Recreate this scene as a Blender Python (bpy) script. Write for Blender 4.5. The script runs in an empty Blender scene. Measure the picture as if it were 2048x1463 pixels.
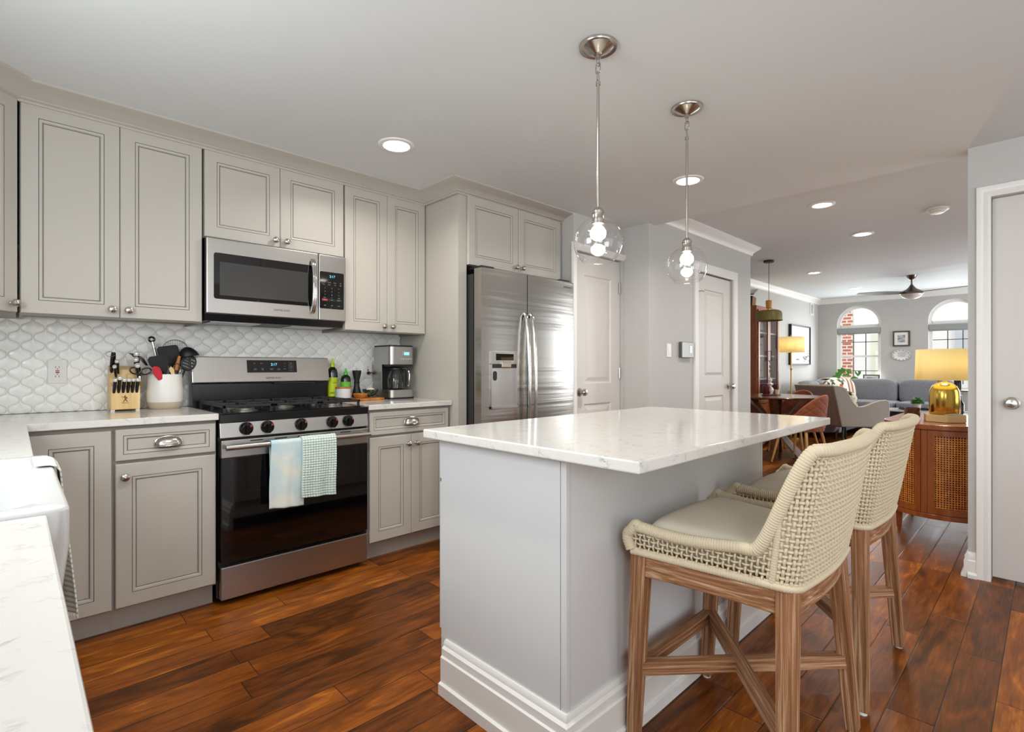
import bpy, math, random
from mathutils import Vector, Matrix, noise
PI = math.pi
random.seed(7)
S = bpy.context.scene
COL = S.collection

# ------------------------------------------------------------------ camera
CAMH, YAW, FPX = 1.132, math.radians(46.1), 1035.0
cd = bpy.data.cameras.new('camera'); cam = bpy.data.objects.new('camera', cd); COL.objects.link(cam)
cd.sensor_fit = 'HORIZONTAL'; cd.sensor_width = 36.0; cd.lens = 36.0*FPX/2048
cd.shift_y = (733.5-731.5)/2048; cd.clip_start = 0.02; cd.clip_end = 200
cam.location = (0, 0, CAMH)
cam.rotation_euler = (PI/2, 0, YAW - PI/2)
S.camera = cam

# ------------------------------------------------------------------ view + world
S.view_settings.view_transform = 'Standard'; S.view_settings.look = 'None'
S.view_settings.gamma = 1.0; S.view_settings.use_curve_mapping = False
S.view_settings.exposure = -0.44
S.cycles.max_bounces = 10; S.cycles.diffuse_bounces = 5; S.cycles.glossy_bounces = 4
S.cycles.transparent_max_bounces = 12; S.cycles.transmission_bounces = 6
S.cycles.sample_clamp_indirect = 6.0; S.cycles.caustics_reflective = False; S.cycles.caustics_refractive = False
w = bpy.data.worlds.new('sky'); S.world = w; w.use_nodes = True
bg = w.node_tree.nodes['Background']; bg.inputs[0].default_value = (0.93, 0.96, 1.0, 1); bg.inputs[1].default_value = 2.8

def area(name, loc, rot, sx, sy, watt, col=(1, 1, 1)):
    l = bpy.data.lights.new(name, 'AREA'); l.shape = 'RECTANGLE'; l.size = sx; l.size_y = sy
    l.energy = watt; l.color = col
    o = bpy.data.objects.new(name, l); o.location = loc; o.rotation_euler = rot; COL.objects.link(o); return o
# daylight at the sink and arched windows, plus fill lamps added at unseen openings
DAY = (.90, .965, 1.0)
area('daylight_patio_door', (1.5, -2.35, 1.15), (math.radians(99), 0, 0), 2.4, 2.0, 6, DAY)  # fill lamp added at an invented opening behind the camera
area('daylight_sink_window', (-0.57, 1.35, 1.62), (0, math.radians(-101), 0), 0.9, 0.86, 32, DAY)
area('daylight_side_window', (-0.57, -1.3, 1.45), (0, math.radians(-96), 0), 1.25, 1.35, 66, DAY)  # added lamp in an unseen wall, brightens the island end
area('daylight_living_side', (10.0, -1.95, 1.40), (math.radians(98), 0, 0), 1.9, 1.6, 150, DAY)  # lamp added at an unseen opening to lift the living room
area('daylight_living_near', (5.2, -1.95, 1.30), (math.radians(98), 0, 0), 1.4, 1.6, 12, DAY)  # added fill for the kitchen end of the living room, out of view
area('daylight_arch_left', (11.25, 2.45, 1.45), (0, math.radians(88), 0), 1.2, .6, 24, DAY)
area('daylight_arch_right', (11.25, 1.1, 1.45), (0, math.radians(88), 0), 1.2, .6, 24, DAY)

# ------------------------------------------------------------------ materials
def srgb(r, g, b):
    def f(c):
        c /= 255.0
        return c/12.92 if c <= .04045 else ((c+.055)/1.055)**2.4
    return (f(r), f(g), f(b), 1)
MATS = {}
def mat(name, rgb, rough=.5, metal=0.0, **k):
    if name in MATS: return MATS[name]
    m = bpy.data.materials.new(name); m.use_nodes = True; MATS[name] = m
    nt = m.node_tree; b = nt.nodes['Principled BSDF']
    c = srgb(*rgb); b.inputs['Base Color'].default_value = c
    b.inputs['Roughness'].default_value = rough; b.inputs['Metallic'].default_value = metal
    if 'emit' in k:
        b.inputs['Emission Color'].default_value = srgb(*k.get('ecol', rgb)); b.inputs['Emission Strength'].default_value = k['emit']
    if 'coat' in k: b.inputs['Coat Weight'].default_value = k['coat']; b.inputs['Coat Roughness'].default_value = k.get('coatr', .05)
    if 'sheen' in k: b.inputs['Sheen Weight'].default_value = k['sheen']
    if 'trans' in k: b.inputs['Transmission Weight'].default_value = k['trans']
    if 'sss' in k:
        b.inputs['Subsurface Weight'].default_value = k['sss']; b.inputs['Subsurface Radius'].default_value = (.02, .02, .02)
    if 'ior' in k: b.inputs['IOR'].default_value = k['ior']
    tc = nt.nodes.new('ShaderNodeTexCoord')
    if 'mott' in k:     # two tone mottling: (rgb2, scale(x,y,z), contrast lo, hi)
        rgb2, sc, lo, hi = k['mott']
        mp = nt.nodes.new('ShaderNodeMapping'); mp.inputs['Scale'].default_value = sc
        n = nt.nodes.new('ShaderNodeTexNoise'); n.inputs['Scale'].default_value = 1; n.inputs['Detail'].default_value = 6
        n.inputs['Roughness'].default_value = .6
        r = nt.nodes.new('ShaderNodeValToRGB'); r.color_ramp.elements[0].position = lo; r.color_ramp.elements[1].position = hi
        r.color_ramp.elements[0].color = c; r.color_ramp.elements[1].color = srgb(*rgb2)
        nt.links.new(tc.outputs['Object'], mp.inputs[0]); nt.links.new(mp.outputs[0], n.inputs['Vector'])
        nt.links.new(n.outputs[0], r.inputs[0]); nt.links.new(r.outputs[0], b.inputs['Base Color'])
    if 'bump' in k:     # (scale xyz, strength, distance)
        sc, st, d = k['bump']
        mp = nt.nodes.new('ShaderNodeMapping'); mp.inputs['Scale'].default_value = sc
        n = nt.nodes.new('ShaderNodeTexNoise'); n.inputs['Scale'].default_value = 1; n.inputs['Detail'].default_value = 3
        bm = nt.nodes.new('ShaderNodeBump'); bm.inputs['Strength'].default_value = st; bm.inputs['Distance'].default_value = d
        nt.links.new(tc.outputs['Object'], mp.inputs[0]); nt.links.new(mp.outputs[0], n.inputs['Vector'])
        nt.links.new(n.outputs[0], bm.inputs['Height']); nt.links.new(bm.outputs[0], b.inputs['Normal'])
    if 'stripes' in k:  # (axis, [(pos, rgb) ...], repeats per metre)
        ax, cols, rep = k['stripes']
        sp = nt.nodes.new('ShaderNodeSeparateXYZ'); mu = nt.nodes.new('ShaderNodeMath'); mu.operation = 'MULTIPLY'; mu.inputs[1].default_value = rep
        fr = nt.nodes.new('ShaderNodeMath'); fr.operation = 'FRACT'
        r = nt.nodes.new('ShaderNodeValToRGB'); r.color_ramp.interpolation = 'CONSTANT'
        els = r.color_ramp.elements
        els[0].position = 0; els[0].color = srgb(*cols[0][1]); els[1].position = cols[1][0]; els[1].color = srgb(*cols[1][1])
        for p_, c_ in cols[2:]:
            e = els.new(p_); e.color = srgb(*c_)
        nt.links.new(tc.outputs['Object'], sp.inputs[0]); nt.links.new(sp.outputs[ax], mu.inputs[0]); nt.links.new(mu.outputs[0], fr.inputs[0])
        nt.links.new(fr.outputs[0], r.inputs[0]); nt.links.new(r.outputs[0], b.inputs['Base Color'])
    return m

def glass_thin(name, tint=(1, 1, 1), refl=.9, rough=0.0):
    m = bpy.data.materials.new(name); m.use_nodes = True; MATS[name] = m
    nt = m.node_tree; nt.nodes.clear()
    out = nt.nodes.new('ShaderNodeOutputMaterial'); mx = nt.nodes.new('ShaderNodeMixShader')
    t = nt.nodes.new('ShaderNodeBsdfTransparent'); t.inputs[0].default_value = (*tint, 1)
    g = nt.nodes.new('ShaderNodeBsdfGlossy'); g.inputs['Roughness'].default_value = rough; g.inputs[0].default_value = (refl, refl, refl, 1)
    lw = nt.nodes.new('ShaderNodeLayerWeight'); lw.inputs[0].default_value = .5
    pw = nt.nodes.new('ShaderNodeMath'); pw.operation = 'POWER'; pw.inputs[1].default_value = 3.2
    ad = nt.nodes.new('ShaderNodeMath'); ad.operation = 'MULTIPLY_ADD'; ad.inputs[1].default_value = .75; ad.inputs[2].default_value = .06
    nt.links.new(lw.outputs['Facing'], pw.inputs[0]); nt.links.new(pw.outputs[0], ad.inputs[0]); nt.links.new(ad.outputs[0], mx.inputs[0]); nt.links.new(t.outputs[0], mx.inputs[1]); nt.links.new(g.outputs[0], mx.inputs[2])
    nt.links.new(mx.outputs[0], out.inputs[0]); return m

PAINT = mat('cabinet_paint', (186, 181, 172), .42, bump=((9, 9, 9), .04, .002))
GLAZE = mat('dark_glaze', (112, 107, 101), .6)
CABIN = mat('cabinet_frame_paint', (152, 147, 139), .5)
ISLE = mat('island_paint', (206, 207, 207), .42, bump=((9, 9, 9), .04, .002))
WALL = mat('wall_paint', (192, 191, 188), .65, bump=((3, 3, 3), .03, .01))
WALL2 = mat('living_wall_paint', (186, 183, 179), .65, bump=((3, 3, 3), .03, .01))
CEIL = mat('ceiling_paint', (216, 219, 219), .7, bump=((3, 3, 3), .03, .01))
TRIM = mat('white_trim', (232, 230, 226), .38)
DOORP = mat('door_paint', (212, 208, 203), .4)
QZ = mat('white_quartz', (226, 224, 219), .12, mott=((226, 224, 219), (4, 4, 4), .3, .6), coat=.1)
TILE = mat('white_tile', (246, 246, 243), .15, bump=((25, 25, 25), .10, .003))
GROUT = mat('pale_grout', (220, 218, 213), .8)
STEEL = mat('brushed_steel', (180, 178, 175), .34, 1.0, bump=((2.2, 2.2, 60), .09, .004))
STEELH = mat('brushed_steel_streaked', (172, 168, 163), .24, 1.0, bump=((.45, .45, 12), .34, .012))
SATIN = mat('satin_nickel', (190, 185, 178), .24, 1.0)
CHROME = mat('polished_chrome', (205, 203, 200), .1, 1.0)
BLACK = mat('black_enamel', (14, 14, 15), .22)
BLACKM = mat('black_plastic', (24, 24, 26), .45)
IRON = mat('cast_iron', (26, 26, 28), .5, bump=((120, 120, 120), .3, .001))
DGLASS = mat('dark_glass', (7, 7, 8), .04, coat=.5)
PORC = mat('white_porcelain', (208, 208, 207), .12, coat=.2)
BRASS = mat('gold_brass', (214, 178, 84), .2, 1.0)
OLDBR = mat('aged_brass', (176, 140, 70), .35, 1.0)
GLASS = glass_thin('clear_glass'); WGLASS = glass_thin('window_glass', (.97, .98, .98), .6)
COPG = mat('amber_glass', (180, 98, 48), .15, .55)
ROPE = mat('cream_rope', (200, 186, 158), .75, bump=((300, 300, 300), .4, .001))
LINEN = mat('linen_cushion', (200, 190, 172), .9, bump=((500, 500, 500), .4, .001))
SOFA = mat('grey_sofa_fabric', (122, 122, 128), .95, bump=((250, 250, 250), .5, .002), mott=((142, 142, 148), (60, 60, 60), .35, .7))
ACH = mat('beige_tweed', (158, 148, 136), .95, bump=((250, 250, 250), .5, .002), mott=((132, 122, 112), (120, 120, 120), .4, .65))
PIPE_ = mat('cream_piping', (214, 206, 190), .8)
VELV = mat('rust_velvet', (142, 74, 42), .8, sheen=.15)
WHITE = mat('white_plastic', (232, 230, 226), .35)
EMW = mat('lamp_glow', (255, 250, 240), .5, emit=22, ecol=(255, 246, 230))
BULB = mat('bulb_glow', (255, 250, 240), .5, emit=55, ecol=(255, 236, 205))
GREEN = mat('leaf_green', (74, 128, 40), .5); DGREEN = mat('dark_leaf', (44, 66, 50), .5)
REDP = mat('red_silicone', (196, 24, 40), .4)
LIME = mat('lime_label', (196, 214, 30), .45); LGREEN = mat('green_label', (110, 196, 60), .45)
DOIL = mat('dark_green_glass', (24, 36, 22), .15, coat=.4)
LCDB = mat('display_blue', (10, 20, 30), .3, emit=2.5, ecol=(120, 205, 240))
PRINT = mat('grey_print', (165, 165, 165), .5); INK = mat('dark_print', (50, 44, 40), .5)

# quartz veining
def quartz(m):
    nt = m.node_tree; b = nt.nodes['Principled BSDF']; tc = nt.nodes.new('ShaderNodeTexCoord')
    mp = nt.nodes.new('ShaderNodeMapping'); mp.inputs['Scale'].default_value = (5, 9, 9); mp.inputs['Rotation'].default_value = (0, 0, .5)
    n = nt.nodes.new('ShaderNodeTexNoise'); n.inputs['Scale'].default_value = 3.2; n.inputs['Detail'].default_value = 9; n.inputs['Roughness'].default_value = .62; n.inputs['Distortion'].default_value = .8
    a = nt.nodes.new('ShaderNodeMath'); a.operation = 'SUBTRACT'; a.inputs[1].default_value = .5
    ab = nt.nodes.new('ShaderNodeMath'); ab.operation = 'ABSOLUTE'
    r = nt.nodes.new('ShaderNodeValToRGB'); r.color_ramp.elements[0].position = 0; r.color_ramp.elements[0].color = (1, 1, 1, 1)
    r.color_ramp.elements[1].position = .03; r.color_ramp.elements[1].color = (0, 0, 0, 1)
    n2 = nt.nodes.new('ShaderNodeTexNoise'); n2.inputs['Scale'].default_value = 22; n2.inputs['Detail'].default_value = 4
    r2 = nt.nodes.new('ShaderNodeValToRGB'); r2.color_ramp.elements[0].position = .50; r2.color_ramp.elements[1].position = .72
    mu = nt.nodes.new('ShaderNodeMath'); mu.operation = 'MULTIPLY'
    mx = nt.nodes.new('ShaderNodeMixRGB'); mx.inputs[1].default_value = srgb(214, 211, 206); mx.inputs[2].default_value = srgb(164, 160, 154)
    L = nt.links.new
    L(tc.outputs['Object'], mp.inputs[0]); L(mp.outputs[0], n.inputs['Vector']); L(n.outputs[0], a.inputs[0]); L(a.outputs[0], ab.inputs[0]); L(ab.outputs[0], r.inputs[0])
    L(tc.outputs['Object'], n2.inputs['Vector']); L(n2.outputs[0], r2.inputs[0]); L(r.outputs[0], mu.inputs[0]); L(r2.outputs[0], mu.inputs[1])
    L(mu.outputs[0], mx.inputs[0]); L(mx.outputs[0], b.inputs['Base Color'])
quartz(QZ)

def wood(name, c1, c2, c3, scale=(3, 40, 40), rough=.5, bump=.3, coat=0.0):
    m = bpy.data.materials.new(name); m.use_nodes = True; MATS[name] = m
    nt = m.node_tree; b = nt.nodes['Principled BSDF']; b.inputs['Roughness'].default_value = rough; b.inputs['Coat Weight'].default_value = coat
    b.inputs['Coat Roughness'].default_value = .15
    tc = nt.nodes.new('ShaderNodeTexCoord'); mp = nt.nodes.new('ShaderNodeMapping'); mp.inputs['Scale'].default_value = scale
    n = nt.nodes.new('ShaderNodeTexNoise'); n.inputs['Scale'].default_value = 1; n.inputs['Detail'].default_value = 8; n.inputs['Roughness'].default_value = .65; n.inputs['Distortion'].default_value = .4
    r = nt.nodes.new('ShaderNodeValToRGB'); e = r.color_ramp.elements
    e[0].position = .3; e[0].color = srgb(*c1); e[1].position = .72; e[1].color = srgb(*c3); k = e.new(.5); k.color = srgb(*c2)
    bm = nt.nodes.new('ShaderNodeBump'); bm.inputs['Strength'].default_value = bump; bm.inputs['Distance'].default_value = .002
    L = nt.links.new
    L(tc.outputs['Object'], mp.inputs[0]); L(mp.outputs[0], n.inputs['Vector']); L(n.outputs[0], r.inputs[0]); L(r.outputs[0], b.inputs['Base Color'])
    L(n.outputs[0], bm.inputs['Height']); L(bm.outputs[0], b.inputs['Normal']); return m
STOOLW = wood('weathered_wood', (92, 58, 36), (148, 100, 62), (206, 178, 146), (130, 130, 3), .62, .8)
STOOLX = wood('weathered_wood_flat', (92, 58, 36), (146, 98, 60), (202, 174, 142), (3, 130, 130), .62, .8)
WALNUT = wood('walnut', (74, 42, 24), (104, 60, 34), (132, 82, 50), (2, 22, 22), .28, .1, .3)
CHERRY = wood('cherry_wood', (112, 54, 20), (142, 74, 30), (166, 94, 44), (14, 14, 2), .3, .1, .3)
OAK = wood('pale_bamboo', (206, 168, 104), (224, 190, 130), (236, 206, 152), (30, 30, 3), .4, .1)
ACAC = wood('acacia', (138, 78, 26), (176, 110, 44), (206, 146, 74), (20, 8, 8), .4, .1)
LEGW = wood('beech_leg', (170, 118, 56), (196, 146, 78), (214, 168, 100), (30, 30, 4), .4, .1)
DWOOD = wood('dark_wood', (40, 24, 18), (54, 34, 24), (70, 46, 32), (20, 20, 3), .4, .1)

def floor_mat():
    m = bpy.data.materials.new('plank_floor'); m.use_nodes = True
    nt = m.node_tree; b = nt.nodes['Principled BSDF']; L = nt.links.new
    def N(t, **k):
        n = nt.nodes.new(t)
        for a, v in k.items(): setattr(n, a, v)
        return n
    def M(op, a, b_=None):
        n = N('ShaderNodeMath', operation=op)
        for i, v in enumerate((a, b_)):
            if v is None: continue
            if isinstance(v, (int, float)): n.inputs[i].default_value = v
            else: L(v, n.inputs[i])
        return n.outputs[0]
    tc = N('ShaderNodeTexCoord'); sp = N('ShaderNodeSeparateXYZ'); L(tc.outputs['Object'], sp.inputs[0])
    X, Y = sp.outputs[0], sp.outputs[1]
    W = .126
    yr = M('DIVIDE', Y, W); row = M('FLOOR', yr); fy = M('FRACT', yr)
    wn = N('ShaderNodeTexWhiteNoise', noise_dimensions='1D'); L(row, wn.inputs['W'])
    xo = M('ADD', X, M('MULTIPLY', wn.outputs[0], 7.3)); xs = M('DIVIDE', xo, .95); ci = M('FLOOR', xs); fx = M('FRACT', xs)
    cb = N('ShaderNodeCombineXYZ'); L(row, cb.inputs[0]); L(ci, cb.inputs[1])
    wn2 = N('ShaderNodeTexWhiteNoise', noise_dimensions='3D'); L(cb.outputs[0], wn2.inputs['Vector'])
    # gaps
    ey = M('MULTIPLY', M('MINIMUM', fy, M('SUBTRACT', 1, fy)), W); ex = M('MULTIPLY', M('MINIMUM', fx, M('SUBTRACT', 1, fx)), .95)
    e = M('MINIMUM', ex, ey); gap = M('LESS_THAN', e, .0013)
    bev = M('MINIMUM', M('DIVIDE', e, .005), 1.0)
    # grain
    off = M('MULTIPLY', wn2.outputs[0], 40)
    c3 = N('ShaderNodeCombineXYZ'); L(M('MULTIPLY', X, 3.2), c3.inputs[0]); L(M('ADD', M('MULTIPLY', Y, 14), off), c3.inputs[1]); L(off, c3.inputs[2])
    n1 = N('ShaderNodeTexNoise'); n1.inputs['Scale'].default_value = 1; n1.inputs['Detail'].default_value = 7; n1.inputs['Roughness'].default_value = .6; n1.inputs['Distortion'].default_value = 1.1
    L(c3.outputs[0], n1.inputs['Vector'])
    c4 = N('ShaderNodeCombineXYZ'); L(M('MULTIPLY', X, 9), c4.inputs[0]); L(M('ADD', M('MULTIPLY', Y, 120), off), c4.inputs[1])
    n2 = N('ShaderNodeTexNoise'); n2.inputs['Scale'].default_value = 1; n2.inputs['Detail'].default_value = 4; L(c4.outputs[0], n2.inputs['Vector'])
    fac = M('ADD', M('MULTIPLY', n1.outputs[0], .72), M('ADD', M('MULTIPLY', n2.outputs[0], .28), M('MULTIPLY', M('SUBTRACT', wn2.outputs[0], .5), .26)))
    r = N('ShaderNodeValToRGB'); el = r.color_ramp.elements
    el[0].position = .3; el[0].color = srgb(68, 34, 6); el[1].position = .76; el[1].color = srgb(204, 126, 42)
    k = el.new(.48); k.color = srgb(116, 60, 14); k = el.new(.62); k.color = srgb(150, 82, 22)
    L(fac, r.inputs[0])
    mx = N('ShaderNodeMixRGB'); L(gap, mx.inputs[0]); L(r.outputs[0], mx.inputs[1]); mx.inputs[2].default_value = srgb(30, 16, 9)
    L(mx.outputs[0], b.inputs['Base Color'])
    L(M('ADD', .24, M('MULTIPLY', n1.outputs[0], .22)), b.inputs['Roughness']); b.inputs['Specular IOR Level'].default_value = .22
    bm = N('ShaderNodeBump'); bm.inputs['Strength'].default_value = .35; bm.inputs['Distance'].default_value = .002
    L(M('ADD', bev, M('MULTIPLY', n1.outputs[0], .6)), bm.inputs['Height']); L(bm.outputs[0], b.inputs['Normal'])
    return m
FLOOR = floor_mat()

# ------------------------------------------------------------------ mesh builder
class MB:
    def __init__(s): s.v = []; s.f = []; s.m = []; s.T = None
    def add(s, vs, fs, m=0):
        o = len(s.v)
        for p in vs:
            p = Vector(p)
            if s.T is not None: p = s.T @ p
            s.v.append(p[:])
        for f in fs: s.f.append([i+o for i in f]); s.m.append(m)
        return s
    def box(s, a, b, m=0):
        x0, y0, z0 = a; x1, y1, z1 = b
        return s.add([(x0, y0, z0), (x1, y0, z0), (x1, y1, z0), (x0, y1, z0), (x0, y0, z1), (x1, y0, z1), (x1, y1, z1), (x0, y1, z1)],
                     [(0, 3, 2, 1), (4, 5, 6, 7), (0, 1, 5, 4), (1, 2, 6, 5), (2, 3, 7, 6), (3, 0, 4, 7)], m)
    def hexa(s, c, m=0):   # eight corners, bottom ring then top ring
        return s.add(c, [(0, 3, 2, 1), (4, 5, 6, 7), (0, 1, 5, 4), (1, 2, 6, 5), (2, 3, 7, 6), (3, 0, 4, 7)], m)
    def cyl(s, p0, p1, r0, r1=None, n=20, m=0):
        r1 = r0 if r1 is None else r1
        p0, p1 = Vector(p0), Vector(p1); d = (p1-p0).normalized()
        a = Vector((0, 0, 1)) if abs(d.z) < .9 else Vector((1, 0, 0)); u = d.cross(a).normalized(); v = d.cross(u)
        vs = []
        for p, r in ((p0, r0), (p1, r1)):
            for i in range(n):
                t = 2*PI*i/n; vs.append(p+u*(r*math.cos(t))+v*(r*math.sin(t)))
        fs = [(i, (i+1) % n, n+(i+1) % n, n+i) for i in range(n)]
        fs = [tuple(reversed(f)) for f in fs] + [tuple(range(n)), tuple(reversed(range(n, 2*n)))]
        return s.add(vs, fs, m)
    def tube(s, pts, r, n=8, closed=False, m=0, caps=True):
        pts = [Vector(p) for p in pts]; N = len(pts)
        rr = r if isinstance(r, (list, tuple)) else [r]*N
        vs = []; prev = None
        for i, p in enumerate(pts):
            if closed: d = (pts[(i+1) % N]-pts[i-1])
            else: d = pts[min(i+1, N-1)]-pts[max(i-1, 0)]
            d = d.normalized() if d.length > 1e-9 else Vector((0, 0, 1))
            if prev is None:
                a = Vector((0, 0, 1)) if abs(d.z) < .9 else Vector((1, 0, 0)); u = d.cross(a).normalized()
            else:
                u = (prev-d*prev.dot(d)); u = u.normalized() if u.length > 1e-6 else d.orthogonal().normalized()
            prev = u; w_ = d.cross(u)
            for k in range(n):
                t = 2*PI*k/n; vs.append(p+u*(rr[i]*math.cos(t))+w_*(rr[i]*math.sin(t)))
        fs = []
        for i in range(N if closed else N-1):
            a, b = i*n, ((i+1) % N)*n
            for k in range(n): fs.append((a+k, a+(k+1) % n, b+(k+1) % n, b+k))
        if not closed and caps: fs += [tuple(reversed(range(n))), tuple(range((N-1)*n, N*n))]
        return s.add(vs, fs, m)
    def lathe(s, prof, c=(0, 0, 0), n=32, m=0, mlist=None, sx=1, sy=1):
        vs = []; fs = []; ms = []
        for r, z in prof:
            for k in range(n):
                t = 2*PI*k/n; vs.append((c[0]+sx*r*math.cos(t), c[1]+sy*r*math.sin(t), c[2]+z))
        for i in range(len(prof)-1):
            for k in range(n): fs.append((i*n+k, i*n+(k+1) % n, (i+1)*n+(k+1) % n, (i+1)*n+k)); ms.append(mlist[i] if mlist else m)
        o = len(s.f); s.add(vs, fs, m)
        if mlist:
            for i, q in enumerate(ms): s.m[o+i] = q
        if prof[0][0] > 1e-5: s.add([vs[k] for k in range(n)], [tuple(reversed(range(n)))], mlist[0] if mlist else m)
        if prof[-1][0] > 1e-5: s.add([vs[(len(prof)-1)*n+k] for k in range(n)], [tuple(range(n))], mlist[-1] if mlist else m)
        return s
    def shell(s, prof, c=(0, 0, 0), n=32, m=0):   # lathe without caps
        vs = []; fs = []
        for r, z in prof:
            for k in range(n):
                t = 2*PI*k/n; vs.append((c[0]+r*math.cos(t), c[1]+r*math.sin(t), c[2]+z))
        for i in range(len(prof)-1):
            for k in range(n): fs.append((i*n+k, i*n+(k+1) % n, (i+1)*n+(k+1) % n, (i+1)*n+k))
        return s.add(vs, fs, m)
    def prism(s, poly, z0, z1, m=0, ax='z'):
        n = len(poly)
        def P(a, b, z): return {'z': (a, b, z), 'y': (a, z, b), 'x': (z, a, b)}[ax]
        vs = [P(a, b, z0) for a, b in poly]+[P(a, b, z1) for a, b in poly]
        fs = [tuple(reversed(range(n))), tuple(range(n, 2*n))]+[(i, (i+1) % n, n+(i+1) % n, n+i) for i in range(n)]
        return s.add(vs, fs, m)
    def sell(s, c, r, e1=.5, e2=.5, nu=16, nv=28, m=0):   # superellipsoid: soft box / cushion
        def p(a, e): return math.copysign(abs(a)**e, a)
        vs = []; fs = []
        for i in range(nu+1):
            f = -PI/2+PI*i/nu
            for k in range(nv):
                t = 2*PI*k/nv
                vs.append((c[0]+r[0]*p(math.cos(f), e1)*p(math.cos(t), e2), c[1]+r[1]*p(math.cos(f), e1)*p(math.sin(t), e2), c[2]+r[2]*p(math.sin(f), e1)))
        for i in range(nu):
            for k in range(nv): fs.append((i*nv+k, i*nv+(k+1) % nv, (i+1)*nv+(k+1) % nv, (i+1)*nv+k))
        return s.add(vs, fs, m)
    def grid(s, fn, nu, nv, m=0, closeu=False):
        vs = [fn(i/nu, j/nv) for i in range(nu+1) for j in range(nv+1)]
        fs = [(i*(nv+1)+j, (i+1)*(nv+1)+j, (i+1)*(nv+1)+j+1, i*(nv+1)+j+1) for i in range(nu) for j in range(nv)]
        return s.add(vs, fs, m)
    def build(s, name, mats, parent=None, loc=(0, 0, 0), rz=0, smooth=True, bevel=0, weld=False, label=None, solid=0, sub=0, ang=35):
        me = bpy.data.meshes.new(name); me.from_pydata(s.v, [], s.f)
        if not isinstance(mats, (list, tuple)): mats = [mats]
        for q in mats: me.materials.append(q)
        me.polygons.foreach_set('material_index', s.m)
        import bmesh
        bm = bmesh.new(); bm.from_mesh(me)
        if weld: bmesh.ops.remove_doubles(bm, verts=bm.verts, dist=1e-5)
        bmesh.ops.recalc_face_normals(bm, faces=bm.faces); bm.to_mesh(me); bm.free()
        if smooth:
            me.shade_smooth(); me.set_sharp_from_angle(angle=math.radians(ang))
        o = bpy.data.objects.new(name, me); COL.objects.link(o); o.location = loc; o.rotation_euler = (0, 0, rz)
        if parent is not None: o.parent = parent
        if solid:
            md = o.modifiers.new('s', 'SOLIDIFY'); md.thickness = solid; md.offset = 0
        if sub:
            md = o.modifiers.new('u', 'SUBSURF'); md.levels = sub; md.render_levels = sub
        if bevel:
            md = o.modifiers.new('b', 'BEVEL'); md.width = bevel; md.segments = 2; md.limit_method = 'ANGLE'; md.angle_limit = math.radians(40)
        if label: o['label'] = label
        return o
def thing(name, label, cat, loc=(0, 0, 0), rz=0, group=None):
    o = bpy.data.objects.new(name, None); COL.objects.link(o); o.empty_display_size = .05
    o.location = loc; o.rotation_euler = (0, 0, rz); o['label'] = label; o['category'] = cat
    if group: o['group'] = group
    return o
def tag(o, label, cat, group=None):
    o['label'] = label; o['category'] = cat
    if group: o['group'] = group
    return o
def struct(o): o['kind'] = 'structure'; return o
def B(a, b): return MB().box(a, b)
def copytree(o, parent=None):
    c = o.copy(); COL.objects.link(c); c.parent = parent
    for ch in list(o.children): copytree(ch, c)
    return c
def text(name, s_, size, mt, parent, loc, rot=(PI/2, 0, 0), ext=.0002, align='CENTER', sx=1.0):
    c = bpy.data.curves.new(name, 'FONT'); c.body = s_; c.size = size; c.extrude = ext; c.align_x = align; c.align_y = 'CENTER'
    c.materials.append(mt); o = bpy.data.objects.new(name, c); COL.objects.link(o); o.location = loc; o.rotation_euler = rot; o.scale = (sx, 1, 1)
    me = bpy.data.meshes.new_from_object(o); me.name = name; bpy.data.objects.remove(o)
    o = bpy.data.objects.new(name, me); COL.objects.link(o); o.location = loc; o.rotation_euler = rot; o.scale = (sx, 1, 1)
    if parent is not None: o.parent = parent
    return o

# ------------------------------------------------------------------ room shell
ZC, ZL = 2.312, 2.442            # kitchen / living ceilings
XW, YB, XR, XH = -.60, 3.335, 3.72, 3.85
XF, YL, Y0R = 11.35, 3.15, -2.0
struct(B((-.75, -2.6, -.1), (XF+.2, 3.6, 0)).build('floor', FLOOR, smooth=False))
struct(B((-.75, -2.6, ZC), (XH, 3.6, ZC+.35)).build('ceiling', CEIL, smooth=False))
struct(B((XH, -2.6, ZL), (XF+.2, 3.6, ZL+.22)).build('ceiling', CEIL, smooth=False))
struct(B((-.75, YB, 0), (3.12, 3.6, ZC)).build('wall_back', WALL, smooth=False))
# wall with first door, strip, wall with second door (solid blocks with a door niche)
def wall_with_door(name, x0, x1, y, yb, dx0, dx1, dz, zt, m):
    q = MB(); q.box((x0, y, 0), (dx0, yb, zt)); q.box((dx1, y, 0), (x1, yb, zt)); q.box((dx0, y, dz), (dx1, yb, zt))
    return struct(q.build(name, m, smooth=False))
wall_with_door('wall_pantry', 3.075, 3.75, 2.52, 3.335, 3.105, 3.73, 2.03, ZC, WALL)
struct(MB().box((3.75, 2.28, 0), (XH, 3.6, ZC)).build('wall_corner', WALL, smooth=False))
wall_with_door('wall_closet', XH, 5.83, 2.28, 3.15, 4.60, 5.37, 2.03, ZL, WALL)
struct(B((XH, 3.15, 0), (XF, 3.35, ZL)).build('wall_left', WALL2, smooth=False))
# right wing wall with door opening
q = MB(); q.box((XR, .215, 0), (XH, .307, ZC)); q.box((XR, -.60, 2.03), (XH, .215, ZC)); q.box((XR, -2.4, 0), (XH, -.60, ZC))
struct(q.build('wall_right', WALL, smooth=False))
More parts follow.
